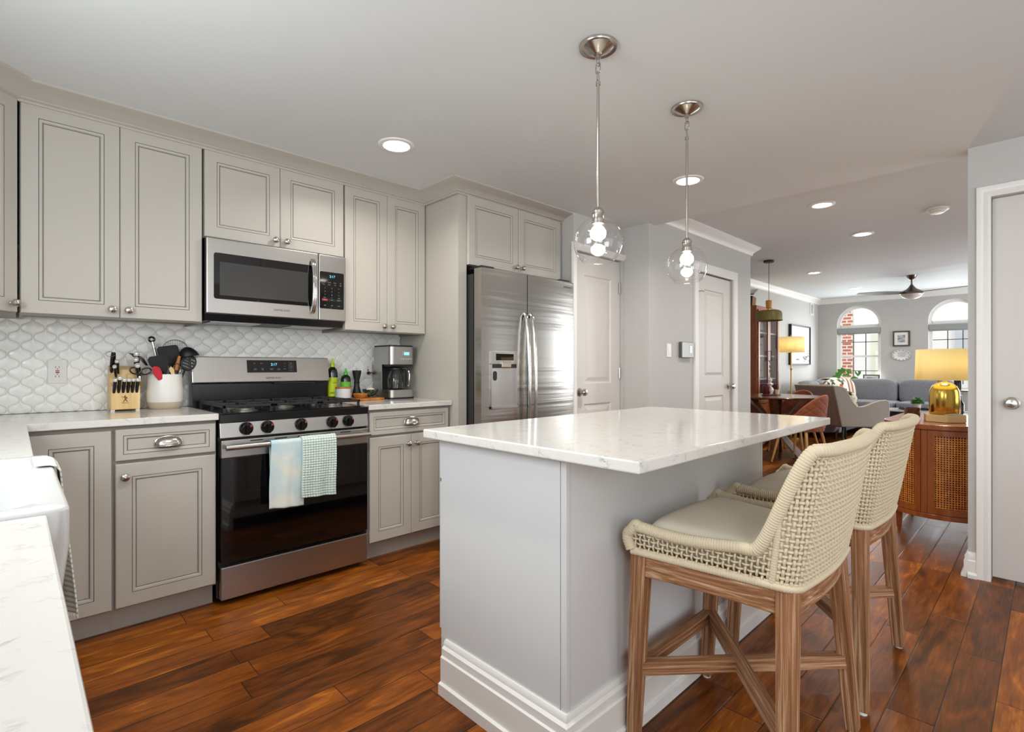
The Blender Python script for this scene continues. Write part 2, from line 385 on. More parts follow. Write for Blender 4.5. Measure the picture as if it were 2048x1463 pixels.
# left wall with openings over sink and further towards the back
q = MB()
def wall_openings_x(q, x0, x1, ya, yb, zt, ops):
    y = ya
    for (a, b, z0, z1) in sorted(ops):
        q.box((x0, y, 0), (x1, a, zt)); q.box((x0, a, 0), (x1, b, z0)); q.box((x0, a, z1), (x1, b, zt)); y = b
    q.box((x0, y, 0), (x1, yb, zt))
wall_openings_x(q, -.75, XW, -2.4, YB, ZC, [(.9, 1.8, 1.1, 2.05), (-2.0, -.6, .8, 2.1)])
struct(q.build('wall_sink', WALL, smooth=False))
q = MB()
def wall_openings_y(q, y0, y1, xa, xb, zt, ops):
    x = xa
    for (a, b, z0, z1) in sorted(ops):
        q.box((x, y0, 0), (a, y1, zt)); q.box((a, y0, 0), (b, y1, z0)); q.box((a, y0, z1), (b, y1, zt)); x = b
    q.box((x, y0, 0), (xb, y1, zt))
wall_openings_y(q, -2.6, -2.4, -.75, XH, ZC, [(.2, 2.8, .05, 2.1)])
struct(q.build('wall_front', WALL, smooth=False))
q = MB(); wall_openings_y(q, -2.2, -2.0, XH, XF, ZL, [(4.45, 5.95, .5, 2.15), (9.0, 11.0, .6, 2.2)])
struct(q.build('wall_living_side', WALL2, smooth=False))
# white mullions of the unseen windows: show in reflections
q = MB()
for x in (.2, 1.47, 2.74): q.box((x, -2.47, .05), (x+.06, -2.43, 2.1))
q.box((.2, -2.47, .05), (2.8, -2.43, .11)); q.box((.2, -2.47, 2.04), (2.8, -2.43, 2.1))
struct(q.build('window_4', TRIM, smooth=False))

# far wall with two arched windows
def arch_outline(yc, w_, z0, zs, n=20):
    pts = [(yc-w_/2, z0), (yc+w_/2, z0), (yc+w_/2, zs)]
    for i in range(1, n): t = PI*i/n; pts.append((yc+w_/2*math.cos(t), zs+w_/2*math.sin(t)))
    pts.append((yc-w_/2, zs)); return pts
WIN = [(2.476, .70), (1.105, .70)]; WZ0, WZS = .80, 1.93
q = MB(); TH = .16
def arch_wall(q, x0, x1):
    # columns between windows, sills, and arch spandrels
    segs = []; y = Y0R-.2
    for yc, ww in sorted(WIN):
        q.box((x0, y, 0), (x1, yc-ww/2, ZL)); q.box((x0, yc-ww/2, 0), (x1, yc+ww/2, WZ0)); y = yc+ww/2
        n = 24
        for i in range(n):
            t0, t1 = PI*i/n, PI*(i+1)/n
            ya, yb_ = yc+ww/2*math.cos(t0), yc+ww/2*math.cos(t1); za, zb = WZS+ww/2*math.sin(t0), WZS+ww/2*math.sin(t1)
            q.hexa([(x0, yb_, zb), (x0, ya, za), (x1, ya, za), (x1, yb_, zb), (x0, yb_, ZL), (x0, ya, ZL), (x1, ya, ZL), (x1, yb_, ZL)])
    q.box((x0, y, 0), (x1, YL, ZL))
arch_wall(q, XF, XF+TH)
struct(q.build('wall_far', WALL2, smooth=False))
MUNT = mat('dark_muntin', (88, 84, 80), .5); SHADE = mat('grey_roller_shade', (150, 152, 150), .8)
for wi, (yc, ww) in enumerate(WIN):
    h2 = ww/2-.012; X0 = XF+.05
    fr = MB()
    # outer arched casing (thick band following outline)
    po = [(yc+.0+(ww/2-.001)*math.cos(PI*i/28), WZS+(ww/2-.001)*math.sin(PI*i/28)) for i in range(29)]
    pi_ = [(yc+(ww/2-.045)*math.cos(PI*i/28), WZS+(ww/2-.045)*math.sin(PI*i/28)) for i in range(29)]
    for i in range(28):
        a, b, c, d = po[i], po[i+1], pi_[i+1], pi_[i]
        fr.hexa([(X0, *d), (X0, *a), (X0+.09, *a), (X0+.09, *d), (X0, *c), (X0, *b), (X0+.09, *b), (X0+.09, *c)])
    for sgn in (-1, 1):
        ya, yb_ = sorted((yc+sgn*(ww/2-.001), yc+sgn*(ww/2-.055))); fr.box((X0, ya, WZ0), (X0+.09, yb_, WZS))
    fr.box((X0, yc-ww/2+.05, WZS-.07), (X0+.09, yc+ww/2-.05, WZS-.01)); fr.box((X0, yc-ww/2+.05, WZ0), (X0+.09, yc+ww/2-.05, WZ0+.045))
    wo = struct(fr.build('window_%d' % (wi+1), TRIM, smooth=False))
    mr = B((X0+.02, yc-ww/2+.05, 1.315), (X0+.07, yc+ww/2-.05, 1.35)); mr.build('meeting_rail', TRIM, wo, smooth=False)
    mu = MB(); wi_ = ww-.11
    for k in (1, 2): yy = yc-wi_/2+wi_*k/3; mu.box((X0+.04, yy-.006, WZ0+.04), (X0+.055, yy+.006, WZS-.07))
    for z in (1.06, 1.60): mu.box((X0+.04, yc-wi_/2, z-.006), (X0+.055, yc+wi_/2, z+.006))
    mu.build('muntin_grid', MUNT, wo, smooth=False)
    g = MB(); g.add([(X0+.06, yc-wi_/2, WZ0+.04), (X0+.06, yc+wi_/2, WZ0+.04), (X0+.06, yc+wi_/2, WZS-.07), (X0+.06, yc-wi_/2, WZS-.07)], [(0, 1, 2, 3)])
    pts = [(X0+.06, yc+(ww/2-.045)*math.cos(PI*i/28), WZS-.01+(ww/2-.045)*math.sin(PI*i/28)) for i in range(29)]
    g.add(pts, [tuple(range(29))]); g.build('window_pane', WGLASS, wo, smooth=False)
    jl = MB(); n = 28; A1 = [(yc+(ww/2-.002)*math.cos(PI*i/n), WZS+(ww/2-.002)*math.sin(PI*i/n)) for i in range(n+1)]; A1 = [(yc+ww/2-.002, WZ0)]+A1+[(yc-ww/2+.002, WZ0)]
    for (a, b), (c, d) in zip(A1, A1[1:]): jl.add([(XF+.001, a, b), (XF+.055, a, b), (XF+.055, c, d), (XF+.001, c, d)], [(0, 1, 2, 3)])
    jl.build('window_jamb', TRIM, wo, smooth=False, solid=.003)  # white liner added over the reveal; daylight glare put into its colour
    sl = B((XF-.15, yc-ww/2-.0, WZ0-.03), (XF+.10, yc+ww/2+.0, WZ0+.001)); sl.build('window_sill', TRIM, wo, smooth=False)
    rs = MB(); rs.box((XF-.005, yc-ww/2+.012, 1.765), (XF+.045, yc+ww/2-.012, 1.86)); rs.cyl((XF+.02, yc-ww/2+.02, 1.765), (XF+.02, yc+ww/2-.02, 1.765), .018)
    tag(rs.build('roller_shade', SHADE, bevel=.005), ['rolled up grey shade across the arched window behind the sofa corner', 'rolled up grey shade across the arched window behind the gold lamp'][wi], 'window shade', 'roller shades')

# crown mouldings and baseboards
def crown_profile(s=1.0): return [(0, 0), (-.075*s, 0), (-.075*s, -.012*s), (-.055*s, -.03*s), (-.035*s, -.045*s), (-.018*s, -.065*s), (-.015*s, -.085*s), (0, -.09*s)]
def sweep_x(prof, y, z, x0, x1, m, name, mit0=0, mit1=0):   # prof (dy,dz), runs along x; mitres shift ends by dy
    n = len(prof); vs = [(x0+mit0*p[0], y+p[0], z+p[1]) for p in prof]+[(x1+mit1*p[0], y+p[0], z+p[1]) for p in prof]
    fs = [tuple(range(n)), tuple(reversed(range(n, 2*n)))]+[(i, (i+1) % n, n+(i+1) % n, n+i) for i in range(n)]
    return struct(MB().add(vs, fs).build(name, m))
def sweep_y(prof, x, z, y0, y1, m, name, mit0=0, mit1=0):
    n = len(prof); vs = [(x+p[0], y0+mit0*p[0], z+p[1]) for p in prof]+[(x+p[0], y1+mit1*p[0], z+p[1]) for p in prof]
    fs = [tuple(range(n)), tuple(reversed(range(n, 2*n)))]+[(i, (i+1) % n, n+(i+1) % n, n+i) for i in range(n)]
    return struct(MB().add(vs, fs).build(name, m))
sweep_x(crown_profile(1.1), 2.28, ZL, XH, 5.83, TRIM, 'trim_1', 0, -1)
sweep_y([(-a, b) for a, b in crown_profile(1.1)], 5.83, ZL, 2.28, 3.06, TRIM, 'trim_2', -1, 0)
sweep_x(crown_profile(1.1), YL, ZL, 5.83, XF, TRIM, 'trim_3')
sweep_y(crown_profile(1.1), XF, ZL, Y0R, YL, TRIM, 'trim_4')
def base_profile(h=.135): return [(0, 0), (-.028, 0), (-.028, .018), (-.016, .03), (-.016, h-.045), (-.011, h-.04), (-.013, h-.02), (-.004, h), (0, h)]
sweep_x(base_profile(), 2.28, 0, 3.78, 4.52, TRIM, 'baseboard_closet'); sweep_x(base_profile(), 2.28, 0, 5.45, 5.83, TRIM, 'baseboard_closet_end')
sweep_y(base_profile(), XR, 0, .27, .307, TRIM, 'baseboard_right', 0, 0)
sweep_x([(-a, b) for a, b in base_profile()], .307, 0, XR-.016, XH, TRIM, 'baseboard_wing')
sweep_y(base_profile(), 3.75, 0, 2.28, 2.52, TRIM, 'baseboard_corner'); sweep_y(base_profile(), XF, 0, Y0R, YL, TRIM, 'baseboard_far'); sweep_x(base_profile(), YL, 0, 5.83, XF, TRIM, 'baseboard_left')

# ------------------------------------------------------------------ panel doors (local: x right, z up, front at y=0 towards -y)
def raised(q, x0, x1, z0, z1, y=0.0):
    # sunk moulding with a raised field on an interior door
    R = [(0, 0), (.010, .009), (.022, .009), (.05, .002)]
    def ring(i, d): return [(x0+i, y+d, z0+i), (x1-i, y+d, z0+i), (x1-i, y+d, z1-i), (x0+i, y+d, z1-i)]
    rs = [ring(*r) for r in R]
    for a, b in zip(rs, rs[1:]):
        q.add(a+b, [(k, (k+1) % 4, 4+(k+1) % 4, 4+k) for k in range(4)])
    q.add(rs[-1], [(0, 1, 2, 3)])
def face_with_holes(q, x0, x1, z0, z1, holes, y=0.0):
    zs = z0
    for (a, b, c, d) in holes:   # stacked vertically, sorted
        q.add([(x0, y, zs), (x1, y, zs), (x1, y, c), (x0, y, c)], [(0, 1, 2, 3)])
        q.add([(x0, y, c), (a, y, c), (a, y, d), (x0, y, d)], [(0, 1, 2, 3)])
        q.add([(b, y, c), (x1, y, c), (x1, y, d), (b, y, d)], [(0, 1, 2, 3)]); zs = d
    q.add([(x0, y, zs), (x1, y, zs), (x1, y, z1), (x0, y, z1)], [(0, 1, 2, 3)])
def open_box(q, x0, x1, z0, z1, y0, y1):
    q.add([(x0, y0, z0), (x1, y0, z0), (x1, y0, z1), (x0, y0, z1), (x0, y1, z0), (x1, y1, z0), (x1, y1, z1), (x0, y1, z1)],
          [(4, 7, 6, 5), (0, 4, 5, 1), (1, 5, 6, 2), (2, 6, 7, 3), (3, 7, 4, 0)])
def knob_mb(q, x, z, y=0, r=.028):
    q.T = Matrix.Translation((x, y, z)) @ Matrix.Rotation(PI/2, 4, 'X')
    q.lathe([(.032, 0), (.032, .004), (.022, .008), (.011, .012), (.010, .03), (.018, .036), (r, .047), (r, .057), (r*.75, .068), (0, .071)], n=24); q.T = None
def interior_door(nm, w_, h_, loc, rz, knobx, hingex, panels):
    q = MB(); hs = sorted([(p[0], p[1], p[2], p[3]) for p in panels], key=lambda t: t[2])
    face_with_holes(q, 0, w_, .008, h_, hs); [raised(q, *p) for p in hs]; open_box(q, 0, w_, .008, h_, 0, .035)
    d = struct(q.build(nm, DOORP, None, loc, rz, smooth=False)); 
    k = MB(); knob_mb(k, knobx, .935); k.build('door_knob', SATIN, d)
    if hingex is not None:
        for z in (.22, 1.08, 1.80):
            k = MB(); k.cyl((hingex, -.006, z-.045), (hingex, -.006, z+.045), .006, n=10); k.box((hingex-.012, -.002, z-.045), (hingex+.012, .001, z+.045)); k.build('door_hinge', SATIN, d)
    return d
def casing(nm, x0, x1, zt, loc, rz, w_=.07, left=True, right=True):
    q = MB(); prof = [(0, 0), (0, -.012), (.012, -.018), (.03, -.014), (w_-.016, -.02), (w_-.004, -.02), (w_, -.012), (w_, 0)]  # (distance outward, y)
    n = len(prof); path = []
    A = [((x0-p[0], p[1], 0)) for p in prof]; Bm = [(x0-p[0], p[1], zt+p[0]) for p in prof]; Cm = [(x1+p[0], p[1], zt+p[0]) for p in prof]; D = [(x1+p[0], p[1], 0) for p in prof]
    rings = ([A] if left else []) + [Bm, Cm] + ([D] if right else [])
    vs = [v for r in rings for v in r]; fs = []
    for i in range(len(rings)-1):
        for k in range(n): fs.append((i*n+k, i*n+(k+1) % n, (i+1)*n+(k+1) % n, (i+1)*n+k))
    fs += [tuple(reversed(range(n))), tuple(range((len(rings)-1)*n, len(rings)*n))]
    return struct(q.add(vs, fs).build(nm, TRIM, None, loc, rz))
interior_door('door_1', .615, 2.02, (3.108, 2.545, 0), 0, .07, .605, [(.13, .49, 1.0, 1.86), (.13, .49, .2, .84)])
casing('trim_5', 3.105, 3.73, 2.03, (0, 2.52, 0), 0, .055, right=False)
interior_door('door_2', .76, 2.02, (4.605, 2.30, 0), 0, .70, .012, [(.17, .59, 1.03, 1.88), (.17, .59, .2, .85)])
casing('trim_6', 4.60, 5.37, 2.03, (0, 2.28, 0), 0, .085)
# door 3 in the right wall: local x runs along -Y when rotated -90
interior_door('door_3', .81, 2.02, (3.765, .212, 0.008), -PI/2, .075, None, [(.30, .70, 1.0, 1.86), (.30, .70, .2, .84)])
casing('trim_7', 0, .815, 2.03, (XR, .215, 0), -PI/2, .06)
q = MB(); q.box((4.60, 2.27, 1.76), (4.615, 2.30, 1.845)); q.tube([(4.612, 2.268, 1.84), (4.64, 2.262, 1.845), (4.69, 2.262, 1.845)], .006)
tag(q.build('door_stop', SATIN), 'nickel hinge pin door stop at top of the closet door', 'door stop')
q = MB(); q.lathe([(.028, 0), (.028, .008), (.02, .02), (.0, .024)]); o = q.build('wall_bumper', WHITE, None, (5.83, 2.33, .9)); o.rotation_euler = (0, PI/2, 0); tag(o, 'small round white bumper on the wall end beside china cabinet', 'wall bumper')

# ------------------------------------------------------------------ kitchen cabinets
def panel_front(w_, h_, inset=.056, th=.02):
    """recessed panel door: front plane at y=-th, back y=0; material 1 = glaze in the grooves"""
    q = MB()
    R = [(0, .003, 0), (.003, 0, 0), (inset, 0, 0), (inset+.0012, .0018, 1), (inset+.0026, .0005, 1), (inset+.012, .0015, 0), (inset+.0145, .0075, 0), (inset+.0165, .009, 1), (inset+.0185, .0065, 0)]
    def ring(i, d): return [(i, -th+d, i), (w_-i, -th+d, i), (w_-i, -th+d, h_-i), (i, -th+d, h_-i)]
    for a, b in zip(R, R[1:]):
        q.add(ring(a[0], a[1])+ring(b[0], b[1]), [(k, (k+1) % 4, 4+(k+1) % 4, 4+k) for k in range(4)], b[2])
    q.add(ring(R[-1][0], R[-1][1]), [(0, 1, 2, 3)])
    r0 = ring(0, .003); q.add(r0+[(p[0], 0, p[2]) for p in r0], [(4, 7, 6, 5)]+[(k, 4+k, 4+(k+1) % 4, (k+1) % 4) for k in range(4)])
    return q
def cab_knob(parent, x, z, y=-.02):
    q = MB(); q.T = Matrix.Translation((x, y, z)) @ Matrix.Rotation(PI/2, 4, 'X')
    q.lathe([(.0085, 0), (.0085, .003), (.0055, .006), (.0055, .012), (.010, .015), (.0155, .020), (.0165, .0255), (.0145, .031), (.008, .035), (0, .0362)], n=24)
    q.build('knob', SATIN, parent)
def cup_pull(parent, x, z, y=-.02):
    q = MB(); W, H, D = .047, .036, .027
    def fn(u, v):
        a = PI*u; b = PI/2*v
        return (x-W*math.cos(a), y-D*math.sin(a)**.7*math.cos(b)-.001, z-.018+H*math.sin(b)*math.sin(a)**.55)
    q.grid(fn, 20, 8); q.tube([fn(i/20, 0) for i in range(21)], .0018, n=6); q.tube([(x-(W+.004)*math.cos(PI*i/20), y-.0015, z-.018+(H+.004)*math.sin(PI*i/20)**.55) for i in range(21)], .0022, n=6)
    q.build('cup_pull', SATIN, parent, solid=.0015)
def door(parent, x0, x1, z0, z1, knob=None, m=PAINT, inset=.056, name='door', y=0):
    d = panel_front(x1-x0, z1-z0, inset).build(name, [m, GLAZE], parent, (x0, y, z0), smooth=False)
    if knob: cab_knob(d, (x1-x0-.03) if knob[0] == 'r' else .03, (.035 if knob[1] == 'b' else z1-z0-.055))
    return d
def drawer(parent, x0, x1, z0, z1, m=PAINT, pull=True, inset=.026, y=0):
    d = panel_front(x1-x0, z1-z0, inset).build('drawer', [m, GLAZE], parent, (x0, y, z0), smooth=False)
    if pull: cup_pull(d, (x1-x0)/2, (z1-z0)/2+.002)
    return d
G = .0025
def upper(label, x0, x1, z0, z1, knobs, yf=3.0, yb=YB-.012, doors=2, name='upper_cabinet'):
    t = thing(name, label, 'kitchen cabinet', (x0, yf+.02, z0), 0, 'wall cabinets'); W = x1-x0; H = z1-z0
    q = B((0, 0, .012), (W, yb-yf-.02, H)); q.box((0, 0, 0), (W, .018, .012)); q.box((0, .018, 0), (.014, yb-yf-.02, .012)); q.box((W-.014, .018, 0), (W, yb-yf-.02, .012))
    q.build('cabinet_body', CABIN, t, smooth=False)
    if doors == 2:
        door(t, .003, W/2-.001, .006, H, ('r', 'b')); door(t, W/2+.001, W-.003, .006, H, ('l', 'b'))
    return t
UZ0, UZT = 1.355, 2.252
upper('tall grey two-door wall cabinet left of the microwave', .016, .695, UZ0, UZT, None)
upper('short grey two-door wall cabinet above the microwave', .70, 1.458, 1.797, UZT, None)
upper('narrow grey two-door wall cabinet right of the microwave', 1.462, 2.055, UZ0, UZT, None)
# diagonal corner wall cabinet
t = thing('corner_cabinet', 'angled grey corner wall cabinet at left edge, one door', 'kitchen cabinet', (0.006, 3.012, UZ0), PI/4, 'wall cabinets')
q = MB(); q.T = Matrix.Translation((0, 0, 0)); q.prism([(-.42, 0), (0, 0), (.22, .22), (0, .42), (-.42, .42), (-.62, .2)], 0, UZT-UZ0)
q.T = None; q.build('cabinet_body', CABIN, t, smooth=False)
door(t, -.415, -.012, .006, UZT-UZ0, ('r', 'b'))
# crown over the wall cabinets
cp = [(0, 0), (-.115, 0), (-.115, -.012), (-.108, -.016), (-.09, -.022), (-.06, -.034), (-.035, -.052), (-.024, -.06), (-.024, -.066), (-.016, -.07), (-.012, -.072), (-.012, -.084), (0, -.084)]
def sweep_path(prof, path, name, m, z):
    """path: list of (point, outward-normal) corners already mitred: direction vector scaled so offset*dir = corner shift"""
    n = len(prof); vs = []; fs = []
    for (px, py), (dx, dy) in path:
        for o_, dz in prof: vs.append((px+dx*-o_, py+dy*-o_, z+dz))
    for i in range(len(path)-1):
        for k in range(n): fs.append((i*n+k, i*n+(k+1) % n, (i+1)*n+(k+1) % n, (i+1)*n+k))
    fs += [tuple(range(n)), tuple(reversed(range((len(path)-1)*n, len(path)*n)))]
    return struct(MB().add(vs, fs).build(name, m))
ccp = [(a, b*(ZC-2.246)/.084) for a, b in cp]
s8 = math.tan(PI/8)
sweep_path(ccp, [((-.31, 2.70), (s8*0+.7071, -.7071)), ((.006, 3.005), (s8, -1)), ((2.055, 3.005), (-1, -1)), ((2.055, 2.64), (-1, -1)), ((3.075, 2.64), (1, -1)), ((3.075, 3.0), (1, 0))], 'trim_8', PAINT, ZC)

# tall fridge enclosure
t = thing('fridge_enclosure', 'tall grey panelled surround with two short doors over the refrigerator', 'kitchen cabinet', (2.06, 2.64, 0), 0)
B((0, 0, 0), (.02, .68, 2.25)).build('side_panel', PAINT, t, smooth=False); B((0.02, 0, 0), (.068, .02, 2.25)).build('filler_strip', PAINT, t, smooth=False)
B((.985, 0, 0), (1.012, .24, 2.25)).build('side_panel', PAINT, t, smooth=False)
B((.02, .02, 1.80), (.985, .68, 2.25)).build('cabinet_body', CABIN, t, smooth=False)
door(t, .07, .524, 1.80, UZT-.003, ('r', 'b')); door(t, .527, .98, 1.80, UZT-.003, ('l', 'b'))

# base cabinets
YD = 2.735
def base(label, x0, x1, name='base_cabinet'):
    t = thing(name, label, 'kitchen cabinet', (x0, YD, 0), 0, 'base cabinets'); W = x1-x0
    B((0, 0, .105), (W, YB-YD-.01, .884)).build('cabinet_body', CABIN, t, smooth=False)
    B((0, .06, 0), (W, .075, .105)).build('toe_kick', PAINT, t, smooth=False); return t
t = base('grey corner base cabinet with one plain door beside the sink run', .035, .300)
door(t, .005, .258, .115, .865, None)
t = base('grey base cabinet with drawer over single door left of range', .3005, .688)
drawer(t, .006, .382, .735, .868); door(t, .006, .382, .115, .722, ('l', 't'))
t = base('grey base cabinet with drawer over two doors right of range', 1.466, 2.058)
drawer(t, .01, .572, .735, .868); door(t, .01, .2905, .115, .722, ('r', 't')); door(t, .2925, .572, .115, .722, ('l', 't'))
# run under the sink, faces +x
t = thing('sink_cabinet', 'grey base cabinet run under the farmhouse sink and near counter', 'kitchen cabinet', (.0, 0, 0), 0)
q = MB(); q.box((-.585, -.75, .105), (-.02, 1.018, .884)); q.box((-.585, 1.018, .105), (-.02, 1.70, .64)); q.box((-.585, 1.70, .105), (-.02, 2.73, .884)); q.box((-.585, 2.73, .105), (.032, 3.31, .884)); q.build('cabinet_body', CABIN, t, smooth=False)
B((-.09, -.75, 0), (-.075, 2.80, .105)).build('toe_kick', PAINT, t, smooth=False)
for (ya, yb_) in ((-.7, -.05), (-.04, .5), (.51, 1.015)):
    d = panel_front(yb_-ya, .75).build('door', [PAINT, GLAZE], t, (-.02, ya, .115), PI/2, smooth=False)
for (ya, yb_) in ((1.03, 1.358), (1.362, 1.69)):
    panel_front(yb_-ya, .51).build('door', [PAINT, GLAZE], t, (-.02, ya, .115), PI/2, smooth=False)
d = panel_front(.96, .75).build('door', [PAINT, GLAZE], t, (-.02, 1.70, .115), PI/2, smooth=False)
k = MB(); k.tube([(.88, -.02, .66), (.88, -.045, .66), (.88, -.045, .73), (.88, -.02, .73)], .005); k.build('handle', SATIN, d)

# ------------------------------------------------------------------ countertops
t_ = [(-.59, -.8), (.035, -.8), (.035, 1.028), (-.46, 1.028), (-.46, 1.682), (.035, 1.682), (.035, 2.70), (.692, 2.70), (.692, 3.322), (-.59, 3.322)]
tag(MB().prism(t_, .884, .914).build('countertop', QZ, smooth=False, bevel=.003), 'white veined quartz counter running from the sink to the range', 'countertop', 'quartz countertops')
tag(B((1.464, 2.70, .884), (2.057, 3.322, .914)).build('countertop', QZ, smooth=False, bevel=.003), 'white quartz counter under the coffee maker right of range', 'countertop', 'quartz countertops')

# backsplash: lantern tiles as one relief mesh over a grout bed
bs = MB(); PX, PZ = .088, .085; X0b, X1b, Z0b, Z1b = -.58, 2.055, .916, 1.70
bs.box((X0b, YB-.006, Z0b), (X1b, YB-.001, Z1b), 1)
def halfw(z):
    c = math.cos(2*PI*z/PZ); return .022+.0197*math.tanh(1.45*c)/math.tanh(1.45)
nz = 22
side = [(-PZ/2+PZ*i/nz) for i in range(nz+1)]
for ix in range(-14, 50):
    for iz in range(20, 44):
        if (ix+iz) % 2: continue
        cx_, cz_ = ix*PX/2+.02, iz*PZ/2
        if cx_ < X0b-.03 or cx_ > X1b+.03 or cz_ < Z0b-.03 or cz_ > Z1b+.03: continue
        def outl(k, gap):
            r = [(halfw(z)*1-gap, z*(1-gap*22)) for z in side]
            P = [(cx_+a*k, cz_+b*k) for a, b in r]+[(cx_-a*k, cz_+b*k) for a, b in reversed(r)]
            return [(min(max(a, X0b), X1b), min(max(b, Z0b), Z1b)) for a, b in P]
        o1 = outl(1, .0007); o2 = outl(.95, .0007); o3 = outl(.84, .0007); n = len(o1)
        if max(p[0] for p in o1)-min(p[0] for p in o1) < .004 or max(p[1] for p in o1)-min(p[1] for p in o1) < .004: continue
        tl = random.uniform(-.0006, .0006)
        vs = [(a, YB-.005, b) for a, b in o1]+[(a, YB-.0075, b) for a, b in o2]+[(a, YB-.0084+tl*(a-cx_)/.04, b) for a, b in o3]
        fs = [(i, (i+1) % n, n+(i+1) % n, n+i) for i in range(n)]+[(n+i, n+(i+1) % n, 2*n+(i+1) % n, 2*n+i) for i in range(n)]+[tuple(range(2*n, 3*n))]
        bs.add(vs, fs, 0)
struct(bs.build('wall_backsplash', [TILE, GROUT], smooth=True, ang=60))

# ------------------------------------------------------------------ island
IX0, IX1, IY0, IY1 = 1.095, 2.50, .925, 1.50
t = thing('island_cabinet', 'pale grey island cabinet with moulded base under white quartz top', 'kitchen island', (IX0, IY0, 0))
W, D_ = IX1-IX0, IY1-IY0
B((0.004, .004, .09), (W-.004, D_, .884)).build('cabinet_body', ISLE, t, smooth=False)
B((0, .02, .09), (.004, D_-.0, .884)).build('end_panel', ISLE, t, smooth=False); B((W-.004, .02, .09), (W, D_, .884)).build('end_panel', ISLE, t, smooth=False)
B((.02, 0, .09), (W-.02, .004, .884)).build('back_panel', ISLE, t, smooth=False)
for x in (0, W-.018): B((x, -.002, .09), (x+.018, .018, .884)).build('corner_post', ISLE, t, smooth=False, bevel=.002)
def drw(o, x0, x1, z0, z1):
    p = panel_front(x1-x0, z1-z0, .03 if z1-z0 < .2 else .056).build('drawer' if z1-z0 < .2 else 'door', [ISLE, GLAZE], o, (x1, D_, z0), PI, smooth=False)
    if z1-z0 < .2: cup_pull(p, (x1-x0)/2, (z1-z0)/2)
    else: cab_knob(p, .03, z1-z0-.055)
for a, b in ((.006, .462), (.466, .93), (.934, W-.006)): drw(t, a, b, .735, .868); drw(t, a, b, .20, .722)
# moulded base trim round three sides
bp = [(0.0, .178), (-.006, .178), (-.012, .168), (-.012, .160), (-.020, .152), (-.020, .128), (-.026, .124), (-.026, .04), (-.036, .036), (-.036, 0), (0, 0)]
n = len(bp); path = [((0, D_-.03), (-1, 0)), ((0, 0), (-1, -1)), ((W, 0), (1, -1)), ((W, D_-.03), (1, 0))]
vs = [(px+dx*-a, py+dy*-a, z) for (px, py), (dx, dy) in path for a, z in bp]
fs = [(i*n+k, i*n+(k+1) % n, (i+1)*n+(k+1) % n, (i+1)*n+k) for i in range(3) for k in range(n)]+[tuple(range(n)), tuple(reversed(range(3*n, 4*n)))]
MB().add(vs, fs).build('base_moulding', TRIM, t)
tag(B((1.035, .655, .884), (2.535, 1.527, .914)).build('countertop', QZ, smooth=False, bevel=.004), 'large white veined quartz slab on top of the island', 'countertop', 'quartz countertops')

# ------------------------------------------------------------------ gas range
t = thing('gas_range', 'stainless steel gas range with black oven door between the grey base cabinets', 'gas range', (.697, 2.71, 0)); W = .76
q = B((0, .03, .03), (W, .59, .895)); q.build('range_body', BLACK, t, smooth=False)
for x, y in ((.03, .1), (.68, .1), (.03, .5), (.68, .5)): B((x, y, 0), (x+.05, y+.05, .03)).build('foot', BLACKM, t, smooth=False)
q = MB(); q.prism([(.0, .03), (.0, .185), (-.006, .192), (.03, .192), (.03, .03)], .004, W-.004, 0, 'x'); q.v = [(v[0], v[1]-0.0, v[2]) for v in q.v]
B((.004, -.01, .03), (W-.004, .03, .185)).build('storage_drawer', STEEL, t, smooth=False, bevel=.004)
d = B((.004, -.012, .205), (W-.004, .03, .70)).build('oven_door', DGLASS, t, smooth=False, bevel=.003)
B((.004, -.016, .70), (W-.004, .03, .785)).build('door_trim', STEEL, d, smooth=False, bevel=.004)
for i in range(5): B((.13+.115*i, -.0175, .772), (.19+.115*i, -.0155, .777)).build('vent_slot', BLACKM, d, smooth=False)
q = MB(); q.cyl((.012, -.060, .755), (W-.012, -.060, .755), .0125, n=20)
for x in (.03, W-.03): q.box((x-.012, -.06, .745), (x+.012, -.012, .765))
q.build('oven_handle', STEEL, d)
q = MB(); q.hexa([(.0, -.012, .795), (W, -.012, .795), (W, .05, .795), (0, .05, .795), (0, .0, .868), (W, .0, .868), (W, .05, .868), (0, .05, .868)])
cpn = q.build('control_panel', STEEL, t, smooth=False, bevel=.003)
RED = mat('red_mark', (220, 70, 50), .4)
for i, x in enumerate((.115, .213, .380, .548, .640)):
    k = MB(); k.T = Matrix.Translation((x, -.007, .834)) @ Matrix.Rotation(PI/2+.15, 4, 'X')
    k.lathe([(.032, 0), (.032, .004), (.030, .007), (.026, .02), (.025, .022), (0, .022)], n=30)
    k.box((-.008, -.024, .012), (.008, .024, .032)); k.T = None
    kb = k.build('control_knob', BLACK, cpn, bevel=.001)
    k = MB(); k.T = Matrix.Translation((x, -.007, .834)) @ Matrix.Rotation(PI/2+.15, 4, 'X'); k.cyl((.014, .016, .018), (.014, .016, .0232), .005, n=12); k.build('knob_mark', RED, kb)
